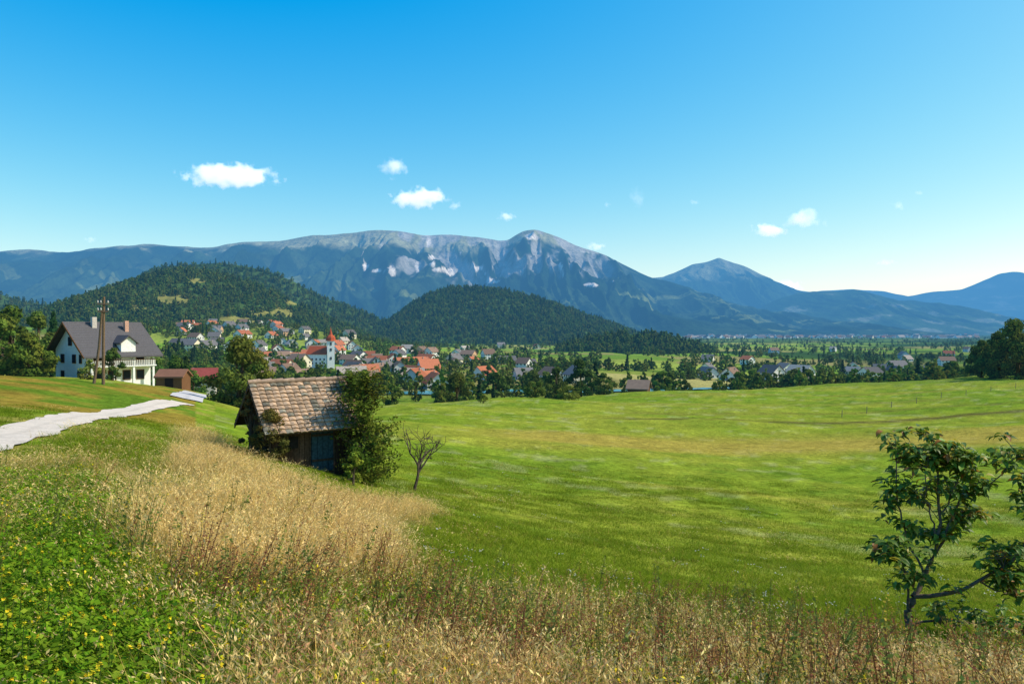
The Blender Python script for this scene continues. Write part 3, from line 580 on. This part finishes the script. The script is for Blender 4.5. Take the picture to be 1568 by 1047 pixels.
# foliage around the hut
def loc_uv(u, y): x = (u-U0)/F*y; return x, y, float(H(x, y))
put_tree('vine_shrub', 412, 26.0, 1.9, .72, 61, 6000, .04, base=.0, nclump=60, green=(.095,.095,.024))
put_tree('vine_shrub', 384, 27.2, 2.5, .4, 62, 2000, .04, base=.0, nclump=22, green=(.12,.10,.03))
def fruit_tree(name, u, y, h, cw, seed, nl, nc_):
    rs = np.random.RandomState(seed); mb = MB(); bark = (.10,.08,.06); tube(mb, [(0,0,-.2),(.05,0,h*.3),(.1,0,h*.65),(.12,0,h*.95)], [.08,.065,.04,.01], bark, 7)
    g = np.array((.09,.15,.02))
    for i in range(nc_):
        zz = h*(.02+.96*rs.rand()); prof_ = np.interp(zz/h, [0,.15,.4,.6,.8,1], [.65,.9,1,.85,.7,.3]); a = rs.rand()*6.28; q = cw*prof_*(.3+.8*rs.rand()); s = np.array([.08,0,max(.15, zz-.3*q-.2)]); e = np.array([q*math.cos(a)+.1, q*math.sin(a), zz])
        tube(mb, [s, (s+e)/2+np.array([0,0,-.04]), e], [.025,.015,.005], bark, 4)
        n = nl//nc_; t = rs.rand(n)**.6; P = s+(e-s)*t[:, None]*1.08+rs.normal(size=(n,3))*(.05+.12*t)[:, None]; sh = (.7+.6*rs.rand())*(.8+.4*rs.rand(n)); cc = g*sh[:, None]; cc[:, 0] *= 1+.7*rs.rand()
        leaves(mb, P, (P-np.array([.1,0,h*.4]))*.6+rs.normal(size=(n,3))*.5+np.array([0,0,.4]), .065*(.6+.7*rs.rand(n)), cc, asp=.6, rs=rs)
    o = mb.build(name, [M_bark, M_leaf]); o.location = loc_uv(u, y); return o
fruit_tree('fruit_tree', 556, 27.2, 4.2, 1.35, 63, 8500, 100)
fruit_tree('fruit_tree', 534, 28.6, 4.1, .9, 64, 4000, 50)
put_tree('leafy_bush', 540, 25.0, 1.3, .4, 65, 1300, .045, base=.05, nclump=16, green=(.12,.17,.02))
# bare tree
def bare_tree(name, loc, h, seed):
    rs = np.random.RandomState(seed); mb = MB()
    def grow(p, d, l, r_, lv):
        pts = [p]; q = p.copy(); dd = d.copy()
        for k in range(4): dd = dd+rs.normal(size=3)*.16; dd /= np.linalg.norm(dd); q = q+dd*l/4; pts.append(q.copy())
        tube(mb, pts, list(np.linspace(r_, r_*.6, 5)), (.10,.075,.06), 6 if lv < 2 else 4)
        if lv < 4:
            for k in range(rs.randint(2, 4) if lv else 5):
                e = dd+rs.normal(size=3)*.6; e[2] = max(e[2], -.1)+.2; e /= np.linalg.norm(e); grow(pts[rs.randint(2, 5)], e, l*rs.uniform(.55,.8), max(r_*.56, .009), lv+1)
    grow(np.array([0,0,-.1]), np.array([.08,0,1.]), h*.46, .075, 0)
    return mb.build(name, [M_bark], loc=loc)
bare_tree('bare_tree', loc_uv(634, 29), 2.3, 4)
# ------------------------------------------------------------------ cherry tree
def cherry(name, loc, limbs, seed, ncl):
    rs = np.random.RandomState(seed); mb = MB(); bark = (.16,.12,.09); C = []; S_ = []
    for pts, r0, r1 in limbs:
        pts = np.array(pts, float); t = np.linspace(0, 1, len(pts)); tt = np.linspace(0, 1, 14); P = np.stack([np.interp(tt, t, pts[:, i]) for i in range(3)], 1)
        P[1:-1] = (P[:-2]+P[1:-1]+P[2:])/3; P[1:] += rs.normal(size=P[1:].shape)*.012
        tube(mb, P, list(np.linspace(r0, r1, 14)), bark, 8); S_.append(P)
    for _ in range(ncl):
        P = S_[rs.randint(1, len(S_))]; i = int(4+rs.rand()**.7*9.99); p = P[min(i, 13)]; d = rs.normal(size=3); d[2] = abs(d[2])*.6; d /= np.linalg.norm(d); l = rs.uniform(.06,.36); e = p+d*l
        tube(mb, [p, (p+e)/2+np.array([0,0,.01]), e], [.008,.006,.004], bark, 4); C.append(e)
    V = []; Fc = []; Cl = []; n0 = 0
    for c in C:
        base_c = np.array((.115,.20,.022))*(.7+.7*rs.rand())
        for k in range(rs.randint(10, 19)):
            a = rs.rand()*6.28; out = np.array([math.cos(a), math.sin(a), 0]); L = rs.uniform(.10,.19); w = L*.2; droop = rs.uniform(.3,1.5)
            side = np.array([-out[1], out[0], 0]); side = side+np.array([0,0,rs.normal()*.35]); o = c+out*.03+rs.normal(size=3)*.035
            ax = []; ang_ = .3*(1-droop); p = o.copy()
            for s_ in range(4):
                ax.append(p.copy()); an = ang_-s_*droop*.45; p = p+(out*math.cos(an)+np.array([0,0,math.sin(an)]))*L/3
            ws = [.12, 1.0, .8, .02]; pts = []
            for q, w_ in zip(ax, ws): pts += [q-side*w*w_+np.array([0,0,.01*w_]), q-np.array([0,0,.006*w_]), q+side*w*w_+np.array([0,0,.01*w_])]
            V.append(pts); 
            for s_ in range(3): Fc += [[n0+s_*3+0,n0+s_*3+1,n0+s_*3+4,n0+s_*3+3],[n0+s_*3+1,n0+s_*3+2,n0+s_*3+5,n0+s_*3+4]]
            n0 += 12
            cc = base_c*(.75+.5*rs.rand()); q = rs.rand()
            if q < .18: cc = np.array((.38,.33,.03))*(.6+.6*rs.rand())
            elif q < .23: cc = np.array((.38,.16,.03))*(.6+.6*rs.rand())
            Cl.append(np.tile(cc, (12, 1)))
    mb.add(np.concatenate([np.array(v) for v in V]), Fc, np.concatenate(Cl), 1)
    return mb.build(name, [M_bark, M_leafn], True, loc=loc)
cx, cy = pixel_to_ground(1398, 972); cz = float(H(cx, cy)); k = cy/F   # metres per image pixel at the tree
def q_(u, v, dy=0.): return ((u-1398)*k, dy, (972-v)*k)
cherry('cherry_tree', (cx, cy, cz), [
 ([q_(1398,985),q_(1394,940),q_(1402,915)], .06, .045),
 ([q_(1402,915),q_(1425,885,.1),q_(1450,850,.2),q_(1458,790,.25),q_(1448,730,.2),q_(1440,672,.15)], .04, .008),
 ([q_(1394,940),q_(1388,900,-.1),q_(1378,870,-.2),q_(1360,840,-.3),q_(1322,832,-.35)], .022, .005),
 ([q_(1402,915),q_(1440,905,-.2),q_(1480,880,-.3),q_(1530,850,-.4),q_(1575,800,-.3),q_(1600,740,-.3)], .035, .008),
 ([q_(1450,850,.2),q_(1480,800,.3),q_(1500,770,.4),q_(1540,750,.3),q_(1575,700,.2)], .02, .006),
 ([q_(1425,885,.1),q_(1405,830,.3),q_(1398,770,.4),q_(1392,700,.35)], .02, .006),
 ([q_(1458,790,.2),q_(1475,740,.1),q_(1480,700,0)], .014, .005),
 ([q_(1450,830,.2),q_(1425,760,.1),q_(1420,700,0)], .014, .005),
 ([q_(1396,960),q_(1440,945,-.1),q_(1500,950,-.2),q_(1570,962,-.2)], .02, .006),
 ([q_(1480,880,-.3),q_(1520,900,-.4),q_(1500,840,-.5)], .015, .005),
 ([q_(1455,830,.3),q_(1480,830,.4),q_(1510,790,.4)], .015, .005),
 ([q_(1530,850,-.4),q_(1560,770,-.4),q_(1568,720,-.4)], .015, .005),
], 5, 270)
# ------------------------------------------------------------------ fence posts
fp = bpy.data.objects.new('fence_posts', None); scene.collection.objects.link(fp); m = MB()
for i in range(12):
    u = 1290+i*38; y = 120+i*8; x = (u-U0)/F*y; z = float(H(x, y)); tube(m, [(x,y,z-.2),(x+.03,y,z+1.2)], [.06,.05], (.22,.18,.13), 6)
m.build('posts', [M_wood], parent=fp)
# ------------------------------------------------------------------ grasses
def blades(mb, n, rad, h0, h1, w, c0, c1, rs, bend=.5, seg=2, head=None):
    a = rs.rand(n)*6.28; r = rad*np.sqrt(rs.rand(n)); P0 = np.stack([r*np.cos(a), r*np.sin(a), np.full(n, -.04)], 1); h = rs.uniform(h0, h1, n); d = rs.rand(n)*6.28
    dv = np.stack([np.cos(d), np.sin(d), 0*d], 1); f = rs.rand(n)*6.28; sd = np.stack([np.cos(f), np.sin(f), 0*f], 1)*(w*rs.uniform(.6,1.3,n))[:, None]; bn = (bend*rs.uniform(.15,1.3,n)*h)[:, None]
    q = rs.rand(n)[:, None]; c = (np.array(c0)*(1-q)+np.array(c1)*q)*rs.uniform(.75,1.2,(n,1)); V = []; C = []
    for s_ in range(seg+1):
        t = s_/seg; P = P0+dv*bn*t*t+np.array([0,0,1])*(h*t*(1-.12*t))[:, None]; k_ = (1-t)**.6 if s_ < seg else .08
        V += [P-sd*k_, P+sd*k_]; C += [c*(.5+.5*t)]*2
    m_ = 2*(seg+1); V = np.stack(V, 1).reshape(-1, 3); C = np.stack(C, 1).reshape(-1, 3); o = np.arange(n)[:, None]*m_
    Fs = np.concatenate([o+np.array([[2*s_, 2*s_+1, 2*s_+3, 2*s_+2]]) for s_ in range(seg)]); mb.add(V, Fs, C)
    if head:
        col, prob, ls, k_ = head; ii = np.where(rs.rand(n) < prob)[0]; ii = np.repeat(ii, k_); t = 1-.16*rs.rand(len(ii)); P = P0[ii]+dv[ii]*bn[ii]*(t*t)[:, None]+np.array([0,0,1])*(h[ii]*t*(1-.12*t))[:, None]+rs.normal(size=(len(ii),3))*ls*.5
        up_ = np.array([0,0,1.])+dv[ii]*.8+rs.normal(size=(len(ii),3))*.4; up_ /= np.linalg.norm(up_, axis=1, keepdims=True); sdd = rs.normal(size=(len(ii),3)); sdd -= up_*np.sum(sdd*up_, axis=1, keepdims=True); sdd /= np.linalg.norm(sdd, axis=1, keepdims=True)
        s2 = ls*rs.uniform(.6,1.3,(len(ii),1)); V = np.stack([P-up_*s2, P+sdd*s2*.28, P+up_*s2, P-sdd*s2*.28], 1).reshape(-1, 3); mb.add(V, np.arange(len(V)).reshape(-1, 4), np.repeat(np.array(col)*rs.uniform(.7,1.3,(len(ii),1)), 4, axis=0))
    return mb
def patch(seed, *layers):
    rs = np.random.RandomState(seed); mb = MB()
    for l in layers: blades(mb, rs=rs, **l)
    return mb
def weed(seed, n, rad, hmax, lsz, g0, g1, flower=None, nf=4, fs=.010):
    rs = np.random.RandomState(seed); mb = MB(); ns_ = n//9; a = rs.rand(ns_)*6.28; r = rad*np.sqrt(rs.rand(ns_)); hh = hmax*(.4+.6*rs.rand(ns_)); i = np.repeat(np.arange(ns_), 9); t = rs.uniform(.25, 1, len(i))
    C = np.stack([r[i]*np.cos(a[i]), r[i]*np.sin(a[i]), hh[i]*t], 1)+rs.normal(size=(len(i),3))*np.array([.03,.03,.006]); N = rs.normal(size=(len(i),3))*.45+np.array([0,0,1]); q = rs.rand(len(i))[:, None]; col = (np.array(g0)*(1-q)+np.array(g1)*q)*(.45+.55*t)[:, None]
    leaves(mb, C, N, lsz*(.5+.9*rs.rand(len(i))), col, mat=0, asp=.55, rs=rs)
    if flower is not None:
        for i in range(nf):
            aa = rs.rand()*6.28; rr_ = rad*rs.rand(); n_ = 4; zf = hmax*rs.uniform(.9,1.25); C = np.array([[rr_*math.cos(aa), rr_*math.sin(aa), zf]])+rs.normal(size=(n_,3))*fs*.5
            leaves(mb, C, rs.normal(size=(n_,3))*.4+np.array([0,0,1]), np.full(n_, fs), np.tile(flower, (n_,1)), mat=0, asp=.9, rs=rs)
            tube(mb, [(rr_*math.cos(aa), rr_*math.sin(aa), 0), (rr_*math.cos(aa), rr_*math.sin(aa), zf)], [.003,.002], (.10,.15,.03), 3)
    return mb
def stalk(seed, h, col, hc, leafy=False):
    rs = np.random.RandomState(seed); mb = MB()
    for b in range(3):
        dx, dy = rs.normal(size=2)*.08; pts = [(0,0,-.05),(dx,dy,h*.5),(dx*2+.02,dy*2,h*rs.uniform(.7,1))]; tube(mb, pts, [.004,.003,.0015], col, 4)
        n = 40; t = rs.uniform(.5 if not leafy else .1, 1, n); P = np.array(pts[0])*(1-t[:,None])+np.array(pts[2])*t[:,None]+rs.normal(size=(n,3))*np.array([.018,.018,.015])
        leaves(mb, P, rs.normal(size=(n,3)), (.009 if not leafy else .018)*(.6+.8*rs.rand(n)), np.array(hc)*(.6+.8*rs.rand(n))[:, None], mat=0, rs=rs)
    return mb
def pc(name, l): return protocoll(name, l, [M_grass])
G1 = (.15,.25,.015); G2 = (.28,.34,.025); G3 = (.36,.34,.06); D1 = (.68,.45,.11); D2 = (.88,.67,.26); GD = (.34,.33,.05)
bl_ = lambda n, h0, h1, c0, c1, rad=.42, w=.004, **k: dict(n=n, rad=rad, h0=h0, h1=h1, w=w, c0=c0, c1=c1, **k)
hd = ((.80,.60,.25), .55, .018, 4); hr_ = ((.48,.27,.12), .5, .016, 5)
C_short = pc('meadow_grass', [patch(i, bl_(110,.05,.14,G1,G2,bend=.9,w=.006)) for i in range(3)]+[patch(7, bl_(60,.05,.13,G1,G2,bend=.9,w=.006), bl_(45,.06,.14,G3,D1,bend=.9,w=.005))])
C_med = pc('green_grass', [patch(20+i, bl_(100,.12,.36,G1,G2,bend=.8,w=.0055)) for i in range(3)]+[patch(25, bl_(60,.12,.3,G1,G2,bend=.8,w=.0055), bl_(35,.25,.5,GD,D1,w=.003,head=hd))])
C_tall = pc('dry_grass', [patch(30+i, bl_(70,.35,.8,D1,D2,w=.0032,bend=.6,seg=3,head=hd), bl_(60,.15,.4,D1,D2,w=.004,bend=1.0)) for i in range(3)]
  +[patch(34, bl_(80,.15,.4,D1,D2,w=.004,bend=1.1), bl_(40,.1,.3,G1,G2)), patch(35, bl_(45,.35,.75,GD,D2,w=.0025,head=hr_,seg=3), bl_(80,.1,.35,G1,GD,w=.005))])
C_weed = pc('weeds', [weed(41,300,.32,.10,.015,(.12,.27,.012),(.24,.40,.02)), weed(42,300,.32,.12,.014,(.11,.25,.012),(.22,.38,.02),(.75,.58,.02),1), weed(43,270,.30,.20,.018,(.09,.22,.012),(.22,.35,.02)), weed(44,270,.30,.22,.014,(.13,.24,.015),(.26,.35,.03),(.75,.6,.03),2)])
C_stalk = pc('stalks', [stalk(51,.8,(.24,.12,.06),(.26,.10,.05)), stalk(52,.9,(.18,.18,.05),(.20,.24,.05),True), stalk(53,.75,(.24,.14,.05),(.38,.18,.06)), stalk(54,.85,(.24,.24,.05),(.5,.38,.06))])
C_flow = pc('white_flowers', [weed(61,27,.10,.13,.012,G1,G2,(.7,.7,.62),3,.014), weed(62,27,.12,.11,.012,G1,G2,(.65,.65,.55),4,.011)])
def roadmask(x, y, d):
    k = np.ones(len(x), bool); P = np.array(road_xy)
    for i in range(len(P)-1):
        a, b = P[i], P[i+1]; ab = b-a; t = np.clip(((x-a[0])*ab[0]+(y-a[1])*ab[1])/(ab@ab), 0, 1); k &= np.hypot(x-a[0]-t*ab[0], y-a[1]-t*ab[1]) > d
    return k
def hutmask(x, y): return np.hypot(x-hxx, y-hyy) > 1.9
def gscatter(name, n, r0, r1, zone, coll, w, s0, s1, seed, grow=0., hs_=1.):
    rs = np.random.RandomState(seed); th = rs.uniform(-math.radians(41), math.radians(41), n); r = np.exp(rs.uniform(math.log(r0), math.log(r1), n)); x = r*np.sin(th); y = r*np.cos(th)
    k = zone(x, y, rs.rand(n)) & roadmask(x, y, 1.1) & hutmask(x, y); x, y, r = x[k], y[k], r[k]; n = len(x)
    s = rs.uniform(s0, s1, n); g = 1+grow*np.log(r/r0); yaw = rs.rand(n)*6.28; e = .4; nx = -(H(x+e, y)-H(x-e, y))/(2*e); ny = -(H(x, y+e)-H(x, y-e))/(2*e); l = np.sqrt(nx*nx+ny*ny+1); nx, ny, nz = nx/l, ny/l, 1/l
    # rotation taking +Z to the ground normal, after a random yaw
    k1 = 1/(1+nz); T = np.stack([np.stack([1-nx*nx*k1, -nx*ny*k1, nx], -1), np.stack([-nx*ny*k1, 1-ny*ny*k1, ny], -1), np.stack([-nx, -ny, nz], -1)], -2)
    c_, s_ = np.cos(yaw), np.sin(yaw); o = np.zeros(n); Rz = np.stack([np.stack([c_, -s_, o], -1), np.stack([s_, c_, o], -1), np.stack([o, o, o+1], -1)], -2); M = T@Rz
    rot = np.c_[np.arctan2(M[:,2,1], M[:,2,2]), -np.arcsin(np.clip(M[:,2,0], -1, 1)), np.arctan2(M[:,1,0], M[:,0,0])]
    idx = rs.choice(len(w), n, p=np.array(w)/sum(w)); scatter(name, np.c_[x, y, H(x, y)], coll, rot, np.c_[g*(.8+.4*rs.rand(n)), g*(.8+.4*rs.rand(n)), s*hs_*(g**.3)], idx); return n
inn = lambda P, x, y, a=1.0: inside(P, x+(fbm(x*.9, y*.9, 3, 70)-.5)*a*2, y+(fbm(x*.9, y*.9, 3, 90)-.5)*a*2)
U = lambda x, y: U0+F*x/np.maximum(y, .1)
def z_meadow(x, y, q): return ~inn(Z_mix, x, y) & ~inn(Z_dry, x, y) & (U(x, y) > 420)
def z_dry(x, y, q): return inn(Z_dry, x, y)
def z_mix(x, y, q): return inn(Z_mix, x, y) & ~inn(Z_dry, x, y)
def z_left(x, y, q): return ~inn(Z_mix, x, y) & ~inn(Z_dry, x, y) & (U(x, y) < 430) & (np.hypot(x, y) < 40)
pat = lambda x, y: fbm(x/1.6, y/1.6, 3, 28)
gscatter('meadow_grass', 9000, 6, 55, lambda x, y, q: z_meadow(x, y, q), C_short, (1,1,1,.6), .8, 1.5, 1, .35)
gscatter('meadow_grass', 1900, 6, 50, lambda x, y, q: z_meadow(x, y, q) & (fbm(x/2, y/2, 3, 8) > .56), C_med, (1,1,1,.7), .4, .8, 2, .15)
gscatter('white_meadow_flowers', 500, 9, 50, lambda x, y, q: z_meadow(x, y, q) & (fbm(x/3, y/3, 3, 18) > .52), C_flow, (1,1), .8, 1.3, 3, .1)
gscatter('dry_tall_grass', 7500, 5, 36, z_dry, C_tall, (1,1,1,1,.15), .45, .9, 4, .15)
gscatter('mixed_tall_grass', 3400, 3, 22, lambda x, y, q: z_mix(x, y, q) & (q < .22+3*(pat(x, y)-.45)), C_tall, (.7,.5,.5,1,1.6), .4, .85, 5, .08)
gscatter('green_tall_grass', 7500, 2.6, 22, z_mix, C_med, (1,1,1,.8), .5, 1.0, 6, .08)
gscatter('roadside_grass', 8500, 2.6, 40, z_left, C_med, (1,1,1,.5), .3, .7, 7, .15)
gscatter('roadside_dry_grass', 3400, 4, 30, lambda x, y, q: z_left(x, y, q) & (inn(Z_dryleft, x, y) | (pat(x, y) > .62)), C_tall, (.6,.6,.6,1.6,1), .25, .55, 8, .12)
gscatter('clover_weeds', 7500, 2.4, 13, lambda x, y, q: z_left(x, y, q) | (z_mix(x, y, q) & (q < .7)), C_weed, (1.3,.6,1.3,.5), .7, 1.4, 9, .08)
gscatter('seed_stalks', 1700, 4, 24, lambda x, y, q: z_mix(x, y, q) | (z_dry(x, y, q) & (q < .3)), C_stalk, (1.2,1,1,.7), .45, .95, 10, .0)
gscatter('seed_stalks', 250, 6, 24, z_left, C_stalk, (.3,1,.6,1), .5, .9, 11, .0)
# ------------------------------------------------------------------ clouds (volumes)
def cloudmat(dens, seed, nz):
    m, nt = newmat('cloud_volume'); N = nt.nodes; L = nt.links; out = N.new('ShaderNodeOutputMaterial'); tc = N.new('ShaderNodeTexCoord')
    ln = N.new('ShaderNodeVectorMath'); ln.operation = 'LENGTH'; L.new(tc.outputs['Object'], ln.inputs[0])
    ns = N.new('ShaderNodeTexNoise'); ns.noise_dimensions = '4D'; ns.inputs['W'].default_value = seed*3.7; ns.inputs['Scale'].default_value = nz; ns.inputs['Detail'].default_value = 4; ns.inputs['Roughness'].default_value = .6
    g = N.new('ShaderNodeNewGeometry'); L.new(g.outputs['Position'], ns.inputs['Vector'])
    a = N.new('ShaderNodeMath'); a.operation = 'MULTIPLY_ADD'; L.new(ns.outputs['Fac'], a.inputs[0]); a.inputs[1].default_value = 2.6; a.inputs[2].default_value = -.55
    b = N.new('ShaderNodeMath'); b.operation = 'SUBTRACT'; L.new(a.outputs[0], b.inputs[0]); L.new(ln.outputs['Value'], b.inputs[1])
    c = N.new('ShaderNodeMath'); c.operation = 'MULTIPLY'; c.use_clamp = True; L.new(b.outputs[0], c.inputs[0]); c.inputs[1].default_value = 1.7
    d = N.new('ShaderNodeMath'); d.operation = 'MULTIPLY'; L.new(c.outputs[0], d.inputs[0]); d.inputs[1].default_value = dens
    pv = N.new('ShaderNodeVolumePrincipled'); L.new(d.outputs[0], pv.inputs['Density']); pv.inputs['Color'].default_value = (1,1,1,1); pv.inputs['Anisotropy'].default_value = .0
    e = N.new('ShaderNodeMath'); e.operation = 'MULTIPLY'; L.new(d.outputs[0], e.inputs[0]); e.inputs[1].default_value = .60; L.new(e.outputs[0], pv.inputs['Emission Strength']); pv.inputs['Emission Color'].default_value = (.90,.95,1,1)  # added glow stands in for sunlight scattered repeatedly inside the cloud
    L.new(pv.outputs[0], out.inputs['Volume']); return m
def cloud(u, v, w, h, dens=.03, D=7000., seed=0):
    k = D/F; sx, sz = w*k/2*1.2, h*k/2*1.35; sy = sx*.5
    mb = MB(); box(mb, (0,0,0), (2,2,2), (1,1,1)); o = mb.build('cloud', [cloudmat(dens, seed, 2.2/(sz*2))]); o.location = ((u-U0)/F*D, D, (V0-v)/F*D); o.scale = (sx, sy, sz); return o
for i, (u, v, w, h, d) in enumerate([(355,270,140,30,.02),(603,257,42,30,.012),(643,303,88,28,.02),(698,316,20,12,.010),(775,332,30,12,.012),(975,302,26,36,.005),(930,314,14,11,.009),(1062,310,16,8,.007),(1175,354,54,19,.02),(1230,335,56,28,.010),(912,378,30,12,.012),(1373,315,22,16,.005),(1405,296,16,8,.005),(1355,402,32,8,.008),(140,368,18,9,.007)]):
    cloud(u, v, w, h, d, seed=i+1)
cloud(1208, 438, 50, 18, .006, 30000., 40)
# ------------------------------------------------------------------ light, sky, camera
SAZ = math.radians(88); SEL = math.radians(44)   # azimuth measured clockwise from +Y (view direction)
sd = Vector((math.sin(SAZ)*math.cos(SEL), math.cos(SAZ)*math.cos(SEL), math.sin(SEL)))
s = bpy.data.lights.new('sun', 'SUN'); s.energy = 5.0; s.angle = math.radians(.5); s.color = (1,.93,.79); so = bpy.data.objects.new('sun', s); scene.collection.objects.link(so); so.rotation_euler = sd.to_track_quat('Z', 'Y').to_euler()
w = bpy.data.worlds.new('World'); scene.world = w; w.use_nodes = True; nt = w.node_tree; N = nt.nodes; L = nt.links; bg = N['Background']
sky = N.new('ShaderNodeTexSky'); sky.sky_type = 'NISHITA'; sky.sun_disc = False; sky.sun_elevation = SEL; sky.sun_rotation = SAZ; sky.air_density = 1.0; sky.dust_density = 1.2; sky.ozone_density = 3.0; sky.altitude = 300
hs = N.new('ShaderNodeHueSaturation'); hs.inputs['Saturation'].default_value = 1.3
L.new(sky.outputs[0], hs.inputs['Color'])
# colour grade of the clear-air sky: deeper azure aloft, softly saturating toward the horizon  (a*x)/(1+b*x)
S0 = .12
def vm(op, a, b):
    n = N.new('ShaderNodeVectorMath'); n.operation = op
    for i, q in enumerate((a, b)):
        if isinstance(q, tuple): n.inputs[i].default_value = q
        else: L.new(q, n.inputs[i])
    return n.outputs[0]
x_ = vm('MULTIPLY', hs.outputs[0], (S0, S0, S0))
num = vm('MULTIPLY', vm('MAXIMUM', vm('SUBTRACT', x_, (.056, 0.026, .01)), (0, 0, 0)), (2.4, 2.75, 6.0))
den = vm('ADD', vm('MULTIPLY', x_, (.3, .95, 4.6)), (1, 1, 1))
L.new(vm('MULTIPLY', vm('DIVIDE', num, den), (1/S0, 1/S0, 1/S0)), bg.inputs[0]); bg.inputs[1].default_value = S0
cam = bpy.data.cameras.new('camera'); co = bpy.data.objects.new('camera', cam); scene.collection.objects.link(co); scene.camera = co
cam.sensor_width = 36; cam.lens = 36*F/1568; cam.clip_end = 100000; cam.clip_start = .05
co.location = (0,0,0); co.rotation_euler = (math.radians(90)-math.atan(16.5/F), 0, 0)
scene.view_settings.view_transform = 'Standard'; scene.view_settings.look = 'None'; scene.view_settings.exposure = 0
